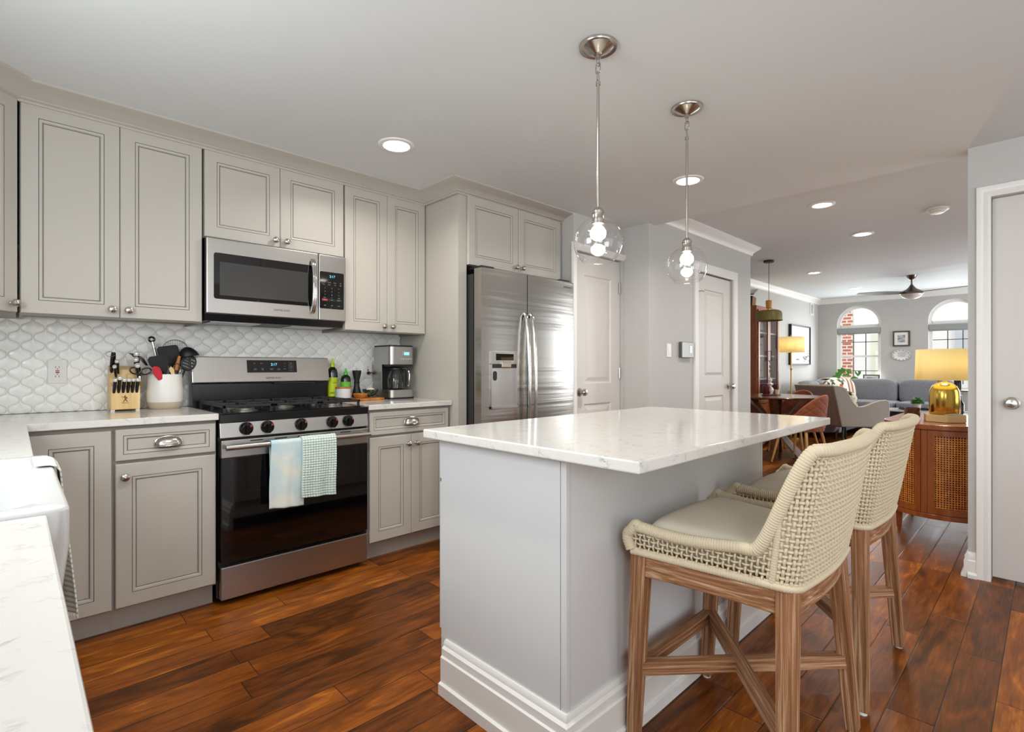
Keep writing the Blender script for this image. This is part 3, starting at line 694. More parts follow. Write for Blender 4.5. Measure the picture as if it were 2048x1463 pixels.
# cooktop
q = MB(); q.box((-.002, -.008, .868), (W+.002, .575, .905)); q.box((.02, .03, .905), (W-.02, .50, .909)); q.build('cooktop', BLACK, t, smooth=False, bevel=.004)
for (x, y, r) in ((.15, .13, .045), (.15, .38, .035), (.38, .25, .05), (.61, .13, .045), (.61, .38, .03)):
    k = MB(); k.lathe([(r+.012, 0), (r+.012, .004), (r, .007), (r, .016), (r*.75, .018), (r*.75, .023), (0, .024)], (x, y, .909), 28, mlist=[1, 1, 1, 1, 0, 0]); k.build('burner', [BLACK, mat('burner_metal', (150, 146, 140), .4, 1.0)], t)
for gx in (.025, .265, .505):   # three continuous grates
    k = MB(); w_ = .23; z0, z1 = .934, .946
    for x in (gx, gx+w_-.012): k.box((x, .035, z0), (x+.012, .49, z1))
    for y in (.035, .255, .478): k.box((gx, y, z0), (gx+w_, y+.012, z1))
    for yc in (.145, .365):
        for a in (0, 1, 2, 3):
            dx, dy = [(1, 0), (0, 1), (-1, 0), (0, -1)][a]; cx_, cy_ = gx+w_/2, yc
            q0 = (cx_+dx*.03, cy_+dy*.03); q1 = (cx_+dx*.11, cy_+dy*.105)
            k.box((min(q0[0], q1[0])-.004*(dx == 0), min(q0[1], q1[1])-.004*(dy == 0), z0), (max(q0[0], q1[0])+.004*(dx == 0)+1e-4, max(q0[1], q1[1])+.004*(dy == 0)+1e-4, z1+.004))
    for x in (gx+.002, gx+w_-.014):
        for y in (.037, .255, .476): k.box((x, y, .905), (x+.012, y+.01, z0))
    for y_ in [.06+.03*i for i in range(14)] if gx < .1 else []: k.box((gx+.002, y_, z0), (gx+.018, y_+.01, z1+.006))
    k.build('grate', IRON, t, smooth=False, bevel=.0015)
# backguard
q = MB(); q.box((0, .52, .868), (W, .59, 1.04)); q.build('backguard_base', BLACK, t, smooth=False, bevel=.003)
q = MB(); q.hexa([(-.004, .50, 1.045), (W+.004, .50, 1.045), (W+.004, .59, 1.045), (-.004, .59, 1.045), (-.004, .525, 1.19), (W+.004, .525, 1.19), (W+.004, .59, 1.19), (-.004, .59, 1.19)])
bgd = q.build('backguard', STEEL, t, smooth=False, bevel=.004)
BR = (PI/2-.168, 0, 0)
def on_bg(x, z, o=.0015): return (x, .50+(z-1.045)*.172-o, z)
q = MB(); a = on_bg(.275, 1.10, .003); b_ = on_bg(.56, 1.172, .003)
q.hexa([(a[0], a[1], a[2]), (b_[0], a[1], a[2]), (b_[0], a[1]+.006, a[2]), (a[0], a[1]+.006, a[2]), (a[0], b_[1], b_[2]), (b_[0], b_[1], b_[2]), (b_[0], b_[1]+.006, b_[2]), (a[0], b_[1]+.006, b_[2])])
dp = q.build('display_panel', DGLASS, bgd, smooth=False)
text('clock_digits', '2:17', .021, LCDB, dp, on_bg(.425, 1.147, .0045), BR)
text('logo_lettering', 'SAMSUNG', .015, INK, bgd, on_bg(.42, 1.067, .001), BR, sx=1.3)
for i, (s_, x, z) in enumerate((('Bake', .315, 1.154), ('Broil', .355, 1.154), ('Keep\nWarm', .318, 1.119), ('Oven\nLight', .36, 1.119), ('Cooking\nTime', .41, 1.119), ('Timer\nOn/Off', .452, 1.119), ('Delay', .487, 1.12), ('Hi', .487, 1.154), ('Lo', .487, 1.137))):
    text('button_print', s_, .0065, PRINT, dp, on_bg(x, z, .0045), BR)
for i, s_ in enumerate(('OFF', 'START', '0')):
    text('button_print', s_, .0075, PRINT, dp, on_bg(.525, 1.153-.018*i, .0045), BR)
    k = MB(); x0_, x1_ = .512, .538; zc = 1.153-.018*i
    k.tube([on_bg(x0_, zc-.007, .004), on_bg(x1_, zc-.007, .004), on_bg(x1_, zc+.007, .004), on_bg(x0_, zc+.007, .004)], .0005, n=4, closed=True); k.build('button_outline', PRINT, dp)
q = MB(); q.tube([(.42, .49, 1.035), (.66, .485, 1.035)], .004, n=8); q.build('oven_vent_bar', BLACKM, t)

# ------------------------------------------------------------------ microwave
t = thing('microwave', 'stainless steel over-the-range microwave with arched handle', 'microwave', (.702, 2.975, 1.385)); W, H = .754, .41
B((0, .02, .02), (W, .345, H)).build('microwave_body', BLACK, t, smooth=False)
q = MB(); q.hexa([(.01, .05, -.012), (W-.01, .05, -.012), (W-.01, .34, -.012), (.01, .34, -.012), (0, .02, .02), (W, .02, .02), (W, .345, .02), (0, .345, .02)])
bb = q.build('underside', BLACKM, t, smooth=False)
for x in (.04, .46): B((x, .08, -.016), (x+.25, .26, -.012)).build('grease_filter', STEEL, bb, smooth=False)
d = MB(); 
def plate(q, x0, x1, z0, z1, y0, y1, n=1): q.box((x0, y0, z0), (x1, y1, z1))
d = B((0.002, -.006, .022), (.582, .02, H)).build('microwave_door', STEEL, t, smooth=False, bevel=.005)
def rrect(x0, x1, z0, z1, r, n=6):
    P = []
    for cx_, cz_, a0 in ((x1-r, z0+r, -PI/2), (x1-r, z1-r, 0), (x0+r, z1-r, PI/2), (x0+r, z0+r, PI)):
        for i in range(n+1): a = a0+PI/2*i/n; P.append((cx_+r*math.cos(a), cz_+r*math.sin(a)))
    return P
MB().prism(rrect(.035, .552, .098, .335, .012), -.009, -.005, 0, 'y').build('door_window', DGLASS, d, smooth=False)
q = MB(); q.prism(rrect(.062, .52, .118, .29, .004), -.0094, -.009, 0, 'y'); q.build('window_screen', mat('mesh_screen', (52, 51, 50), .25, coat=.3), d, smooth=False)
pts = [(.542, -.012-.034*math.sin(PI*i/24)**.6, .062+.305*i/24) for i in range(25)]
q = MB(); q.tube([(.540, p[1], p[2]) for p in pts], .0085, n=14); q.v = [(v[0] if 1 else 0, v[1], v[2]) for v in q.v]; q.tube([(.552, p[1]+.003, p[2]) for p in pts], .0085, n=14); q.build('door_handle', CHROME, d)
text('logo_lettering', 'SAMSUNG', .015, INK, d, (.375, -.0062, .062), sx=1.25)
cpn = B((.585, -.006, .022), (W-.002, .02, H)).build('control_panel', STEEL, t, smooth=False, bevel=.005)
MB().prism(rrect(.59, .738, .092, .31, .008), -.009, -.005, 0, 'y').build('key_pad', DGLASS, cpn, smooth=False)
text('clock_digits', '2:17', .020, LCDB, cpn, (.665, -.0095, .284))
for r in range(3):
    for c in range(4):
        if r < 2: text('key_print', ['Defrost', 'Popcorn', 'Sensor', 'Melt', 'Auto', 'Steam', 'Grill', 'More'][r*4+c], .0058, PRINT, cpn, (.612+.035*c, -.0095, .248-.013*r))
for i, s_ in enumerate('123456789'): text('key_print', s_, .009, PRINT, cpn, (.62+.043*(i % 3), -.0095, .214-.020*(i//3)))
for i, s_ in enumerate(('Pause', '0', '+30s')): text('key_print', s_, .007, PRINT, cpn, (.62+.043*i, -.0095, .158))
RB = mat('red_button', (150, 44, 36), .4)
for i, s_ in enumerate(('STOP', 'OK', 'START')):
    k = B((.602+.043*i, -.0098, .138), (.638+.043*i, -.009, .151)).build('key_button', RB if i == 0 else BLACKM, cpn, smooth=False); text('key_print', s_, .007, PRINT, k, (.62+.043*i, -.0101, .1445))
for i, s_ in enumerate(('Light', 'Vent', 'Lock')): text('key_print', s_, .0065, PRINT, cpn, (.62+.043*i, -.0095, .112))

# ------------------------------------------------------------------ refrigerator
t = thing('refrigerator', 'stainless steel side-by-side refrigerator with water dispenser', 'refrigerator', (2.135, 2.50, 0)); W = .915
q = B((.005, .085, .02), (W-.02, .80, 1.735)); q.box((.03, .1, 0), (.09, .16, .02)); q.box((.80, .1, 0), (.86, .16, .02)); q.build('fridge_body', mat('dark_grey_metal', (72, 71, 70), .4, .6), t, smooth=False)
for x in (.02, W-.13): B((x, .02, 1.767), (x+.11, .15, 1.785)).build('hinge_cover', BLACKM, t, smooth=False, bevel=.004)
def bowed(x0, x1, z0, z1, sag=.016, n=14, hole=None):
    q = MB(); pts = [(x0+(x1-x0)*i/n, -sag*math.sin(PI*(x0+(x1-x0)*i/n)/W)**.7) for i in range(n+1)]
    P = [(x0, .012), *[(x, y) for x, y in pts], (x1, .012), (x1, .07), (x0, .07)]
    q.prism(P, z0, z1); return q
f1 = bowed(0, .398, .05, 1.765).build('freezer_door', STEELH, t, ang=20)
f2 = bowed(.404, W, .05, 1.765).build('fridge_door', STEELH, t, ang=20)
for f, x in ((f1, .372), (f2, .432)):
    q = MB(); pts = [(x, -.014-.052*math.sin(PI*i/40)**.35, .52+.98*i/40) for i in range(41)]; q.tube(pts, [.0125]*41, n=16); q.build('door_handle', CHROME, f)
text('logo_lettering', 'SAMSUNG', .018, INK, f2, (.845, -.0105, 1.725), sx=1.3)
# dispenser: frame proud of the door with a recessed cavity box
q = MB(); x0, x1, z0, z1, yf = .07, .305, .86, 1.235, -.0185
q.box((x0, yf, 1.15), (x1, -.004, z1)); q.box((x0, yf, z0), (x0+.008, 0, 1.15)); q.box((x1-.008, yf, z0), (x1, 0, 1.15)); q.box((x0, yf-.012, z0), (x1, 0, z0+.018))
dsp = q.build('dispenser', STEEL, f1, smooth=False, bevel=.002)
q = MB(); q.grid(lambda u, v: (x0+.008+(x1-x0-.016)*u, -.0165+.0*v+.004*math.sin(PI*u), z0+.018+(1.15-z0-.018)*v), 12, 2); q.build('dispenser_cavity', STEEL, dsp)
B((.11, yf-.001, 1.175), (.268, yf, 1.218)).build('dispenser_display', DGLASS, dsp, smooth=False)
q = MB(); q.box((.078, yf+.001, 1.125), (.297, -.012, 1.15)); q.build('dispenser_shadow_gap', BLACKM, dsp, smooth=False)
q = MB(); q.box((.15, yf-.014, 1.128), (.235, -.005, 1.168)); q.build('ice_chute', SATIN, dsp, smooth=False, bevel=.004)
q = MB(); q.prism(rrect(.088, .118, 1.045, 1.105, .014), yf+.0, yf+.004, 0, 'y'); q.build('water_lever', BLACKM, dsp, smooth=False)

# ------------------------------------------------------------------ farmhouse sink
t = thing('farmhouse_sink', 'white porcelain apron-front sink set in the near counter', 'sink', (-.2, 1.355, 0))
x0, x1, y0, y1 = -.255, .262, -.322, .322     # local, apron at x1
q = MB()
def rr(x0, x1, y0, y1, r, n=6): return rrect(x0, x1, y0, y1, r, n)
R1 = rr(x0, x1, y0, y1, .02); R2 = rr(x0+.004, x1-.004, y0+.004, y1-.004, .02); R3 = rr(x0+.03, x1-.038, y0+.035, y1-.035, .045); R4 = rr(x0+.045, x1-.052, y0+.05, y1-.05, .06); R5 = rr(x0+.11, x1-.12, y0+.12, y1-.12, .05); R0 = rr(x0, x1-.022, y0+.004, y1-.004, .03)
zt = .921; lay = [(R0, .665), (R1, .86), (R1, zt-.004), (R2, zt), (R3, zt), (R4, zt-.02), (R4, .74), (R5, .715)]
n = len(R1); vs = []; fs = []
for P, z in lay: vs += [(a, b, z) for a, b in P]
for i in range(len(lay)-1): fs += [(i*n+k, i*n+(k+1) % n, (i+1)*n+(k+1) % n, (i+1)*n+k) for k in range(n)]
fs += [tuple(range((len(lay)-1)*n, len(lay)*n)), tuple(reversed(range(n)))]
q.add(vs, fs); q.build('sink_bowl', PORC, t, bevel=.004, ang=50)
q = MB(); q.lathe([(.04, 0), (.04, .004), (.02, .002), (0, .001)], (0, 0, .716)); q.build('drain', SATIN, t)
# ------------------------------------------------------------------ towels
def towel(name, label, m, barc, x0, x1, lf, lb, rad, seed, parent=None, amp=.006, pebble=0, nu=60, nv=90, th=.003, skew=0.0):
    rnd = random.Random(seed); ph = [rnd.uniform(0, 6) for _ in range(4)]; y, z = barc; L = lf+lb+PI*rad
    def fn(u, v):
        s = v*L; x = x0+(x1-x0)*u
        if s < lf: yy, zz, dn = y-rad, z-(lf-s), (lf-s)/lf
        elif s < lf+PI*rad: a = (s-lf)/rad; yy, zz, dn = y-rad*math.cos(a), z+rad*math.sin(a), 0
        else: yy, zz, dn = y+rad, z-(s-lf-PI*rad), (s-lf-PI*rad)/lb
        wv = amp*dn*(math.sin(u*7+ph[0])+.6*math.sin(u*15+ph[1]+dn*2))
        x += skew*dn*(1 if s < lf else -1)+.004*math.sin(dn*5+ph[2])*dn
        if pebble:
            wv -= pebble*abs(math.sin(u*PI*13)*math.sin(s/.0125*PI))**.7*(1 if s < lf+PI*rad else -1)
        zz -= .012*dn*u*(1 if s < lf else -1)
        return (x, min(yy+wv, y-rad*.4) if s < lf else yy+max(wv, -rad*.4), zz)
    q = MB().grid(fn, nu, nv)
    return tag(q.build(name, m, parent, weld=False, solid=th), label, 'towel', 'dish towels')
TW1 = mat('tie_dye_linen', (182, 210, 220), .9, mott=((220, 222, 210), (7, 7, 7), .38, .62), bump=((300, 300, 300), .3, .001))
TW2 = mat('aqua_waffle_cotton', (208, 221, 214), .95)
HB = (2.71-.060, .755)
towel('dish_towel', 'pale blue tie-dyed linen towel on left of the oven handle', TW1, HB, .905, 1.075, .315, .27, .0165, 3, skew=-.012)
towel('dish_towel', 'aqua bubble-weave towel on right of the oven handle', TW2, HB, 1.052, 1.232, .285, .26, .0235, 9, pebble=.012, nu=104, nv=150)
# striped towel over the sink rim
TW3 = mat('striped_towel', (226, 224, 216), .9, stripes=(2, [(0, (228, 226, 218)), (.6, (170, 182, 172))], 90))
q = MB()
def fn(u, v):
    s = v*.345; y = 1.46+.14*u
    if s < .022: return (.030+s*.9, y, .9265)
    if s < .037: a = (s-.022)/.015; return (.05+.022*math.sin(a*PI/2), y, .9265-.02*(1-math.cos(a*PI/2)))
    d = (s-.037); return (.072+.010*math.sin(u*9+d*6)*d*3+.06*d, y+.01*d, .906-d)
q.grid(fn, 24, 70); o = q.build('dish_towel', TW3, solid=.003); tag(o, 'striped fringed towel draped over front of the white sink', 'towel', 'dish towels')
k = MB()
for i in range(30):
    a = Vector(fn(i/29, 1)); k.tube([a, a+Vector((.003*math.sin(i), 0, -.012))], .0011, n=4)
k.build('fringe', TW3, o)

# ------------------------------------------------------------------ wall plates
def outlet(x, z, y, label, gfci=True):
    t = thing('wall_outlet', label, 'outlet', (x, y, z), 0, 'counter outlets')
    B((-.036, -.006, -.058), (.036, 0, .058)).build('cover_plate', WHITE, t, smooth=False, bevel=.003)
    B((-.0165, -.0085, -.033), (.0165, -.005, .033)).build('receptacle', WHITE, t, smooth=False)
    k = MB()
    for s_ in (1, -1):
        k.box((-.008, -.0092, s_*.022-.005), (-.006, -.0084, s_*.022+.004)); k.box((.005, -.0092, s_*.022-.005), (.007, -.0084, s_*.022+.004)); k.box((-.002, -.0092, s_*.013-.002), (.002, -.0084, s_*.013+.002))
    k.box((-.007, -.0095, -.007), (.007, -.0084, -.002)); k.build('slots', BLACKM, t, smooth=False)
    B((-.007, -.0096, .001), (.007, -.0084, .006)).build('test_button', REDP, t, smooth=False)
outlet(.151, 1.11, YB-.0085, 'white wall outlet with red button left of the knife block')
outlet(1.79, 1.112, YB-.0085, 'white wall outlet with black plug behind the coffee maker')
t = thing('light_switch', 'white switch plate on the wall left of closet door', 'light switch', (4.07, 2.28, 1.275))
B((-.036, -.006, -.058), (.036, 0, .058)).build('cover_plate', WHITE, t, smooth=False, bevel=.003); B((-.016, -.010, -.033), (.016, -.005, .033)).build('rocker', WHITE, t, smooth=False, bevel=.002)
t = thing('wall_control_box', 'square silver control box beside the white switch', 'wall control', (4.35, 2.28, 1.285))
B((-.105, -.035, -.07), (.105, 0, .07)).build('box', mat('dull_chrome', (128, 126, 122), .3, 1.0), t, smooth=False, bevel=.004); B((.03, -.038, -.03), (.07, -.034, .04)).build('faceplate', SATIN, t, smooth=False, bevel=.002)

# ------------------------------------------------------------------ ceiling fixtures
def pendant(x, y, label):
    t = thing('pendant_lamp', label, 'pendant light', (x, y, ZC), 0, 'globe pendants over the island')
    MB().lathe([(.0, -.034), (.012, -.034), (.018, -.03), (.03, -.024), (.047, -.014), (.056, -.008), (.068, -.010), (.070, -.006), (.070, 0)], n=40).build('canopy', SATIN, t)
    q = MB(); q.cyl((0, 0, -.034), (0, 0, -.045), .011, n=16)
    def link(z, rot, h=.026, w_=.010):
        P = []
        for i in range(16):
            a = 2*PI*i/16; xx = w_*math.cos(a); zz = (h-w_)*(1 if math.sin(a) > 0 else -1)*(abs(math.sin(a)) > .01)+w_*math.sin(a)
            P.append((xx*math.cos(rot), xx*math.sin(rot), z+zz*.75))
        q.tube(P, .0022, n=6, closed=True)
    link(-.058, 0, .022, .008); link(-.083, PI/2); link(-.113, .3, .024); 
    q.build('chain', SATIN, t)
    q = MB(); q.cyl((0, 0, -.132), (0, 0, -.145), .009, n=16); q.cyl((0, 0, -.145), (0, 0, -.60), .0055, n=14); q.build('stem', SATIN, t)
    MB().lathe([(.0, -.592), (.010, -.594), (.019, -.604), (.022, -.608), (.022, -.616), (.020, -.618), (.0205, -.634), (.022, -.636), (.022, -.648), (.024, -.650), (.024, -.656), (0, -.656)], n=32).build('socket_cap', SATIN, t)
    R = .09; cz = -.722; prof = []
    a0, a1 = math.asin(.026/R), PI-math.asin(.058/R)
    prof = [(R*math.sin(a0+(a1-a0)*i/30), cz+R*math.cos(a0+(a1-a0)*i/30)) for i in range(31)]
    g = MB().shell(prof, n=56).build('glass_globe', GLASS, t)
    MB().tube([(.058*math.cos(2*PI*i/48), .058*math.sin(2*PI*i/48), prof[-1][1]) for i in range(48)], .0016, n=8, closed=True).build('globe_rim', GLASS, g)
    MB().lathe([(0, -.656), (.013, -.657), (.014, -.662), (.022, -.670), (.0285, -.682), (.0295, -.692), (.025, -.705), (.013, -.714), (0, -.716)], n=24).build('bulb', BULB, t)
pendant(1.548, 1.152, 'near clear globe pendant lamp hanging over the island')
pendant(2.208, 1.146, 'far clear globe pendant lamp hanging over the island')
def downlight(x, y, z, label, r=.095, watt=10):
    t = thing('recessed_light', label, 'recessed light', (x, y, z), 0, 'recessed ceiling lights')
    MB().lathe([(r*.70, -.004), (r*.74, -.008), (r*.95, -.006), (r, 0)], n=40).build('trim_ring', TRIM, t)
    MB().lathe([(0, -.0055), (r*.70, -.005), (r*.705, -.003)], n=40).build('lens', EMW, t)
    l = bpy.data.lights.new('downlight', 'AREA'); l.shape = 'DISK'; l.size = .12; l.energy = watt; l.color = (1, .95, .88); l.spread = math.radians(150)
    o = bpy.data.objects.new('downlight', l); o.location = (0, 0, -.014); COL.objects.link(o); o.parent = t
downlight(1.466, 2.41, ZC, 'recessed ceiling light above the range area')
downlight(3.07, 1.586, ZC, 'recessed ceiling light behind the far globe pendant', watt=17)
downlight(4.70, 1.275, ZL, 'recessed living room ceiling light closest to the kitchen')
downlight(6.02, 1.277, ZL, 'recessed living room ceiling light left of smoke detector')
downlight(8.01, 2.27, ZL, 'recessed ceiling light just beyond the olive pendant')
downlight(10.07, 2.24, ZL, 'recessed ceiling light left of the ceiling fan')
downlight(.72, 1.30, ZC, 'recessed ceiling light over the aisle beside the sink counter', watt=14)  # unseen fixture added to brighten the floor and base cabinets
downlight(3.0, -.9, ZC, 'recessed ceiling light in front of the white door', watt=8)  # another unseen fixture, added as fill
t = thing('smoke_detector', 'round white smoke detector on the living room ceiling', 'smoke detector', (5.51, .645, ZL))
MB().lathe([(0, -.040), (.045, -.038), (.055, -.028), (.058, -.016), (.075, -.014), (.078, 0)], n=36).build('detector_body', WHITE, t)

# ------------------------------------------------------------------ bar stools
def stool(loc, label):
    t = thing('bar_stool', label, 'bar stool', loc, 0, 'woven stools along the island')
    def leg(top, bot, a, b):
        q = MB(); tp, bt = Vector((top[0], top[1], .58)), Vector((bot[0], bot[1], .008)); d = tp-bt; L = d.length; n = 6; vs = []
        for i in range(n+1):
            f = i/n; h = (b+(a-b)*f**.8)/2; z = L*f
            vs += [(-h, -h, z), (h, -h, z), (h, h, z), (-h, h, z)]
        fs = [(i*4+k, i*4+(k+1) % 4, i*4+4+(k+1) % 4, i*4+4+k) for i in range(n) for k in range(4)]+[(3, 2, 1, 0), (n*4, n*4+1, n*4+2, n*4+3)]
        l = q.add(vs, fs).build('leg', STOOLW, t, bt, smooth=False, bevel=.003); l.rotation_euler = (-math.atan2(d.y, d.z), math.asin(d.x/L), 0)
        MB().cyl((0, 0, -.010), (0, 0, .001), .014, n=16).build('foot_glide', WHITE, l)
    FT, FB, BT, BB_ = (.242, .205), (.24, .235), (.205, -.187), (.29, -.212)
    for s in (-1, 1):
        leg((s*FT[0], FT[1]), (s*FB[0], FB[1]), .048, .034); leg((s*BT[0], BT[1]), (s*BB_[0], BB_[1]), .047, .036)
    def rail(p0, p1, z0, z1, th=.034, bow=0.0, nm='seat_rail'):
        q = MB(); d = Vector((p1[0]-p0[0], p1[1]-p0[1], 0)); L = d.length; n = 10; vs = []
        for i in range(n+1):
            f = i/n; sg = .010*math.sin(PI*f)
            for sx_, zz in ((-1, z0+sg), (1, z0+sg), (1, z1), (-1, z1)): vs.append((L*f, bow*math.sin(PI*f)+th/2*sx_, zz))
        fs = [(i*4+k, i*4+(k+1) % 4, i*4+4+(k+1) % 4, i*4+4+k) for i in range(n) for k in range(4)]+[(0, 1, 2, 3), (n*4+3, n*4+2, n*4+1, n*4)]
        return q.add(vs, fs).build(nm, STOOLX, t, (p0[0], p0[1], 0), math.atan2(d.y, d.x), smooth=False, bevel=.003)
    for s in (-1, 1): rail((s*FT[0], FT[1]), (s*BT[0], BT[1]), .515, .578, bow=s*.012 if s > 0 else .012*-s*-1)
    rail((-FT[0], FT[1]), (FT[0], FT[1]), .515, .578); rail((BT[0], BT[1]), (-BT[0], BT[1]), .515, .578, bow=.02)
    def lp(top, bot, z): f = 1-(z-.008)/.572; return (top[0]+(bot[0]-top[0])*f, top[1]+(bot[1]-top[1])*f)
    F_ = lp(FT, FB, .23); K_ = lp(BT, BB_, .23)
    def strut(a, b, z0, z1): 
        q = MB(); d = Vector((b[0]-a[0], b[1]-a[1], 0)); L = d.length; ang = math.atan2(d.y, d.x)
        q.box((0, -.017, z0), (L, .017, z1)); q.build('stretcher', STOOLX, t, (a[0], a[1], 0), ang, smooth=False, bevel=.003)
    strut((-F_[0], F_[1]), (K_[0], K_[1]), .212, .252); strut((F_[0], F_[1]), (-K_[0], K_[1]), .214, .254); strut((-F_[0], F_[1]), (F_[0], F_[1]), .213, .251)
    # seat base board and cushion
    q = MB(); q.prism([(-.235, .20), (.235, .20), (.195, -.18), (-.195, -.18)], .580, .60); q.build('seat_board', STOOLX, t, smooth=False)
    q = MB(); N = 20
    def cz(x, y): return 0
    top = []; 
    def cf(u, v, up):
        a, b = 2*u-1, 2*v-1; y = .195*b+.008; hw = .222+.020*b; x = hw*a
        e = (1-abs(a)**6)*(1-abs(b)**6)
        z = .672+.006*e+.010*max(0, b)-.004*abs(a) if up else .604
        if up: z = z-.03*(1-e)**3
        return (x, y, z)
    q.grid(lambda u, v: cf(u, v, 1), N, N); q.grid(lambda u, v: cf(u, v, 0), N, N)
    for edge in (lambda f: (f, 0), lambda f: (1, f), lambda f: (1-f, 1), lambda f: (0, 1-f)):
        q.grid(lambda u, v: tuple(Vector(cf(*edge(u), 0)).lerp(Vector(cf(*edge(u), 1)), v)), N, 3)
    q.build('seat_cushion', LINEN, t, weld=True, ang=60)
    # rope shell: U-shaped plan path
    def plan(s):   # s 0..1 from near front (-x) round the back to +x front ; returns point, outward normal
        pts = PL; f = s*(len(pts)-1); i = min(int(f), len(pts)-2); g = f-i
        p = pts[i].lerp(pts[i+1], g); return p
    # control outline at seat level and at top-back level
    def outline(hw_f, hw_b, yb, yf, r):
        P = []; n = 12
        # left side straight from front to back corner
        for i in range(16): f = i/16; P.append(Vector((-(hw_f+(hw_b-hw_f)*f), yf+(yb+r-yf)*f, 0)))
        for i in range(n+1): a = PI+PI/2*i/n; P.append(Vector((-hw_b+r+r*math.cos(a), yb+r+r*math.sin(a), 0)))
        for i in range(1, 10): f = i/10; P.append(Vector((-hw_b+r+(2*hw_b-2*r)*f, yb-.012*math.sin(PI*f), 0)))
        Q = [Vector((-p.x, p.y, 0)) for p in reversed(P[:16+n+1])]
        P += Q
        # resample evenly
        L = [0]
        for a, b in zip(P, P[1:]): L.append(L[-1]+(b-a).length)
        out = []; M_ = 240; j = 0
        for i in range(M_+1):
            d = L[-1]*i/M_
            while j < len(L)-2 and L[j+1] < d: j += 1
            out.append(P[j].lerp(P[j+1], (d-L[j])/max(1e-9, L[j+1]-L[j])))
        return out, L[-1]
    lo, Llo = outline(.272, .230, -.214, .222, .040); hi, Lhi = outline(.272, .250, -.282, .222, .080)
    def ss(x): x = max(0, min(1, x)); return x*x*(3-2*x)
    def topz(s):
        d = min(s, 1-s)*2      # 0 front .. 1 centre back
        rise = ss((d-.505)/.17)
        z = .668-.012*math.sin(PI*min(1, d/.45))+.012*(d < .03) + rise*(.935-.668)
        if d < .05: z -= .03*(1-d/.05)**2
        return z
    def P3(s, z):
        f = s*240; i = min(int(f), 239); g = f-i; a = lo[i].lerp(lo[i+1], g); b = hi[i].lerp(hi[i+1], g)
        k = (z-.585)/(.94-.585); p = a.lerp(b, max(0, k)**.9); return Vector((p.x, p.y, z))
    def nrm(s):
        a = P3(max(0, s-.004), .65); b = P3(min(1, s+.004), .65); d = (b-a).normalized(); return Vector((d.y, -d.x, 0))
    q = MB(); SV = []; s_ = 0.0      # rope uprights: wider apart on the open sides, tight across the back
    def gapw(x): d = min(x, 1-x)*2; return (.0150-.0042*ss((d-.50)/.12))/1.42
    while s_ < 1.0: SV.append(s_); s_ += gapw(s_)
    SV.append(1.0); pz = .0138
    def rr_(x): d = min(x, 1-x)*2; return .0031+.0012*ss((d-.50)/.12)
    def phase(x):
        import bisect
        i = max(0, min(len(SV)-2, bisect.bisect_right(SV, x)-1)); return i+(x-SV[i])/(SV[i+1]-SV[i])
    for i, s_ in enumerate(SV):
        zt_ = topz(s_)-.010; h = zt_-.59; m_ = max(4, int(h/.0046)); n_ = nrm(s_); pts = []
        for j in range(m_+1):
            z = .59+h*j/m_; o_ = .0036*math.cos(PI*(z-.60)/pz+PI*(i % 2)); pts.append(P3(s_, z)+n_*o_)
        q.tube(pts, rr_(s_), n=5, caps=False)
    zz = .600; k = 0
    N_ = len(SV)*4
    while zz < .93:
        run = []
        def flush(run):
            if len(run) > 4: q.tube([P3(x, zz)-nrm(x)*(.0036*math.cos(PI*phase(x)+PI*(k % 2))) for x in run], [rr_(x) for x in run], n=5, caps=False)
        for i in range(N_+1):
            x = i/N_
            if topz(x)-.008 > zz: run.append(x)
            else: flush(run); run = []
        flush(run); zz += pz; k += 1
    q.build('rope_weave', ROPE, t, ang=80)
    def wrapped(pts, r, nm):
        L = 0; P = [Vector(p) for p in pts]; acc = [0]
        for a, b in zip(P, P[1:]): acc.append(acc[-1]+(b-a).length)
        st = .00175; n = int(acc[-1]/st); out = []; rad = []; j = 0
        for i in range(n+1):
            d = acc[-1]*i/n
            while j < len(acc)-2 and acc[j+1] < d: j += 1
            out.append(P[j].lerp(P[j+1], (d-acc[j])/max(1e-9, acc[j+1]-acc[j]))); rad.append(r*(1+.10*abs(math.sin(PI*d/.007))))
        MB().tube(out, rad, n=12).build(nm, ROPE, t, ang=80)
    rim = [P3(i/160, topz(i/160)) for i in range(161)]
    f0 = P3(0, .60); f1_ = P3(1, .60)
    rim = [f0+Vector((0, .0, -.006)), f0+Vector((0, .012, .02)), f0+Vector((0, .012, .04))]+rim+[f1_+Vector((0, .012, .04)), f1_+Vector((0, .012, .02)), f1_+Vector((0, .0, -.006))]
    wrapped(rim, .0155, 'top_rim')
    wrapped([P3(i/160, .590) for i in range(161)], .0105, 'bottom_rim')
    for s in (.292, .708): wrapped([P3(s, .59+(topz(s)-.59)*i/10) for i in range(11)], .0085, 'corner_binding')
    return t
st = stool((1.59, .637, 0), 'nearest woven rope bar stool with wooden legs and linen cushion')
c = copytree(st); c.location = (2.29, .637, 0); c['label'] = 'second woven rope bar stool, between the near stool and cane cabinet'
# ------------------------------------------------------------------ counter things
def Pt(px, py, Y):   # point where the sight line of a photo pixel meets the vertical plane y = Y
    u = (px-1024)/FPX; v = (733.5-py)/FPX; c, s = math.cos(YAW), math.sin(YAW); k = Y/(s-u*c)
    return Vector(((c+u*s)*k, Y, CAMH+v*k))
CT = .9145
CAPM = mat('cap_steel', (240, 236, 230), .35, .5)
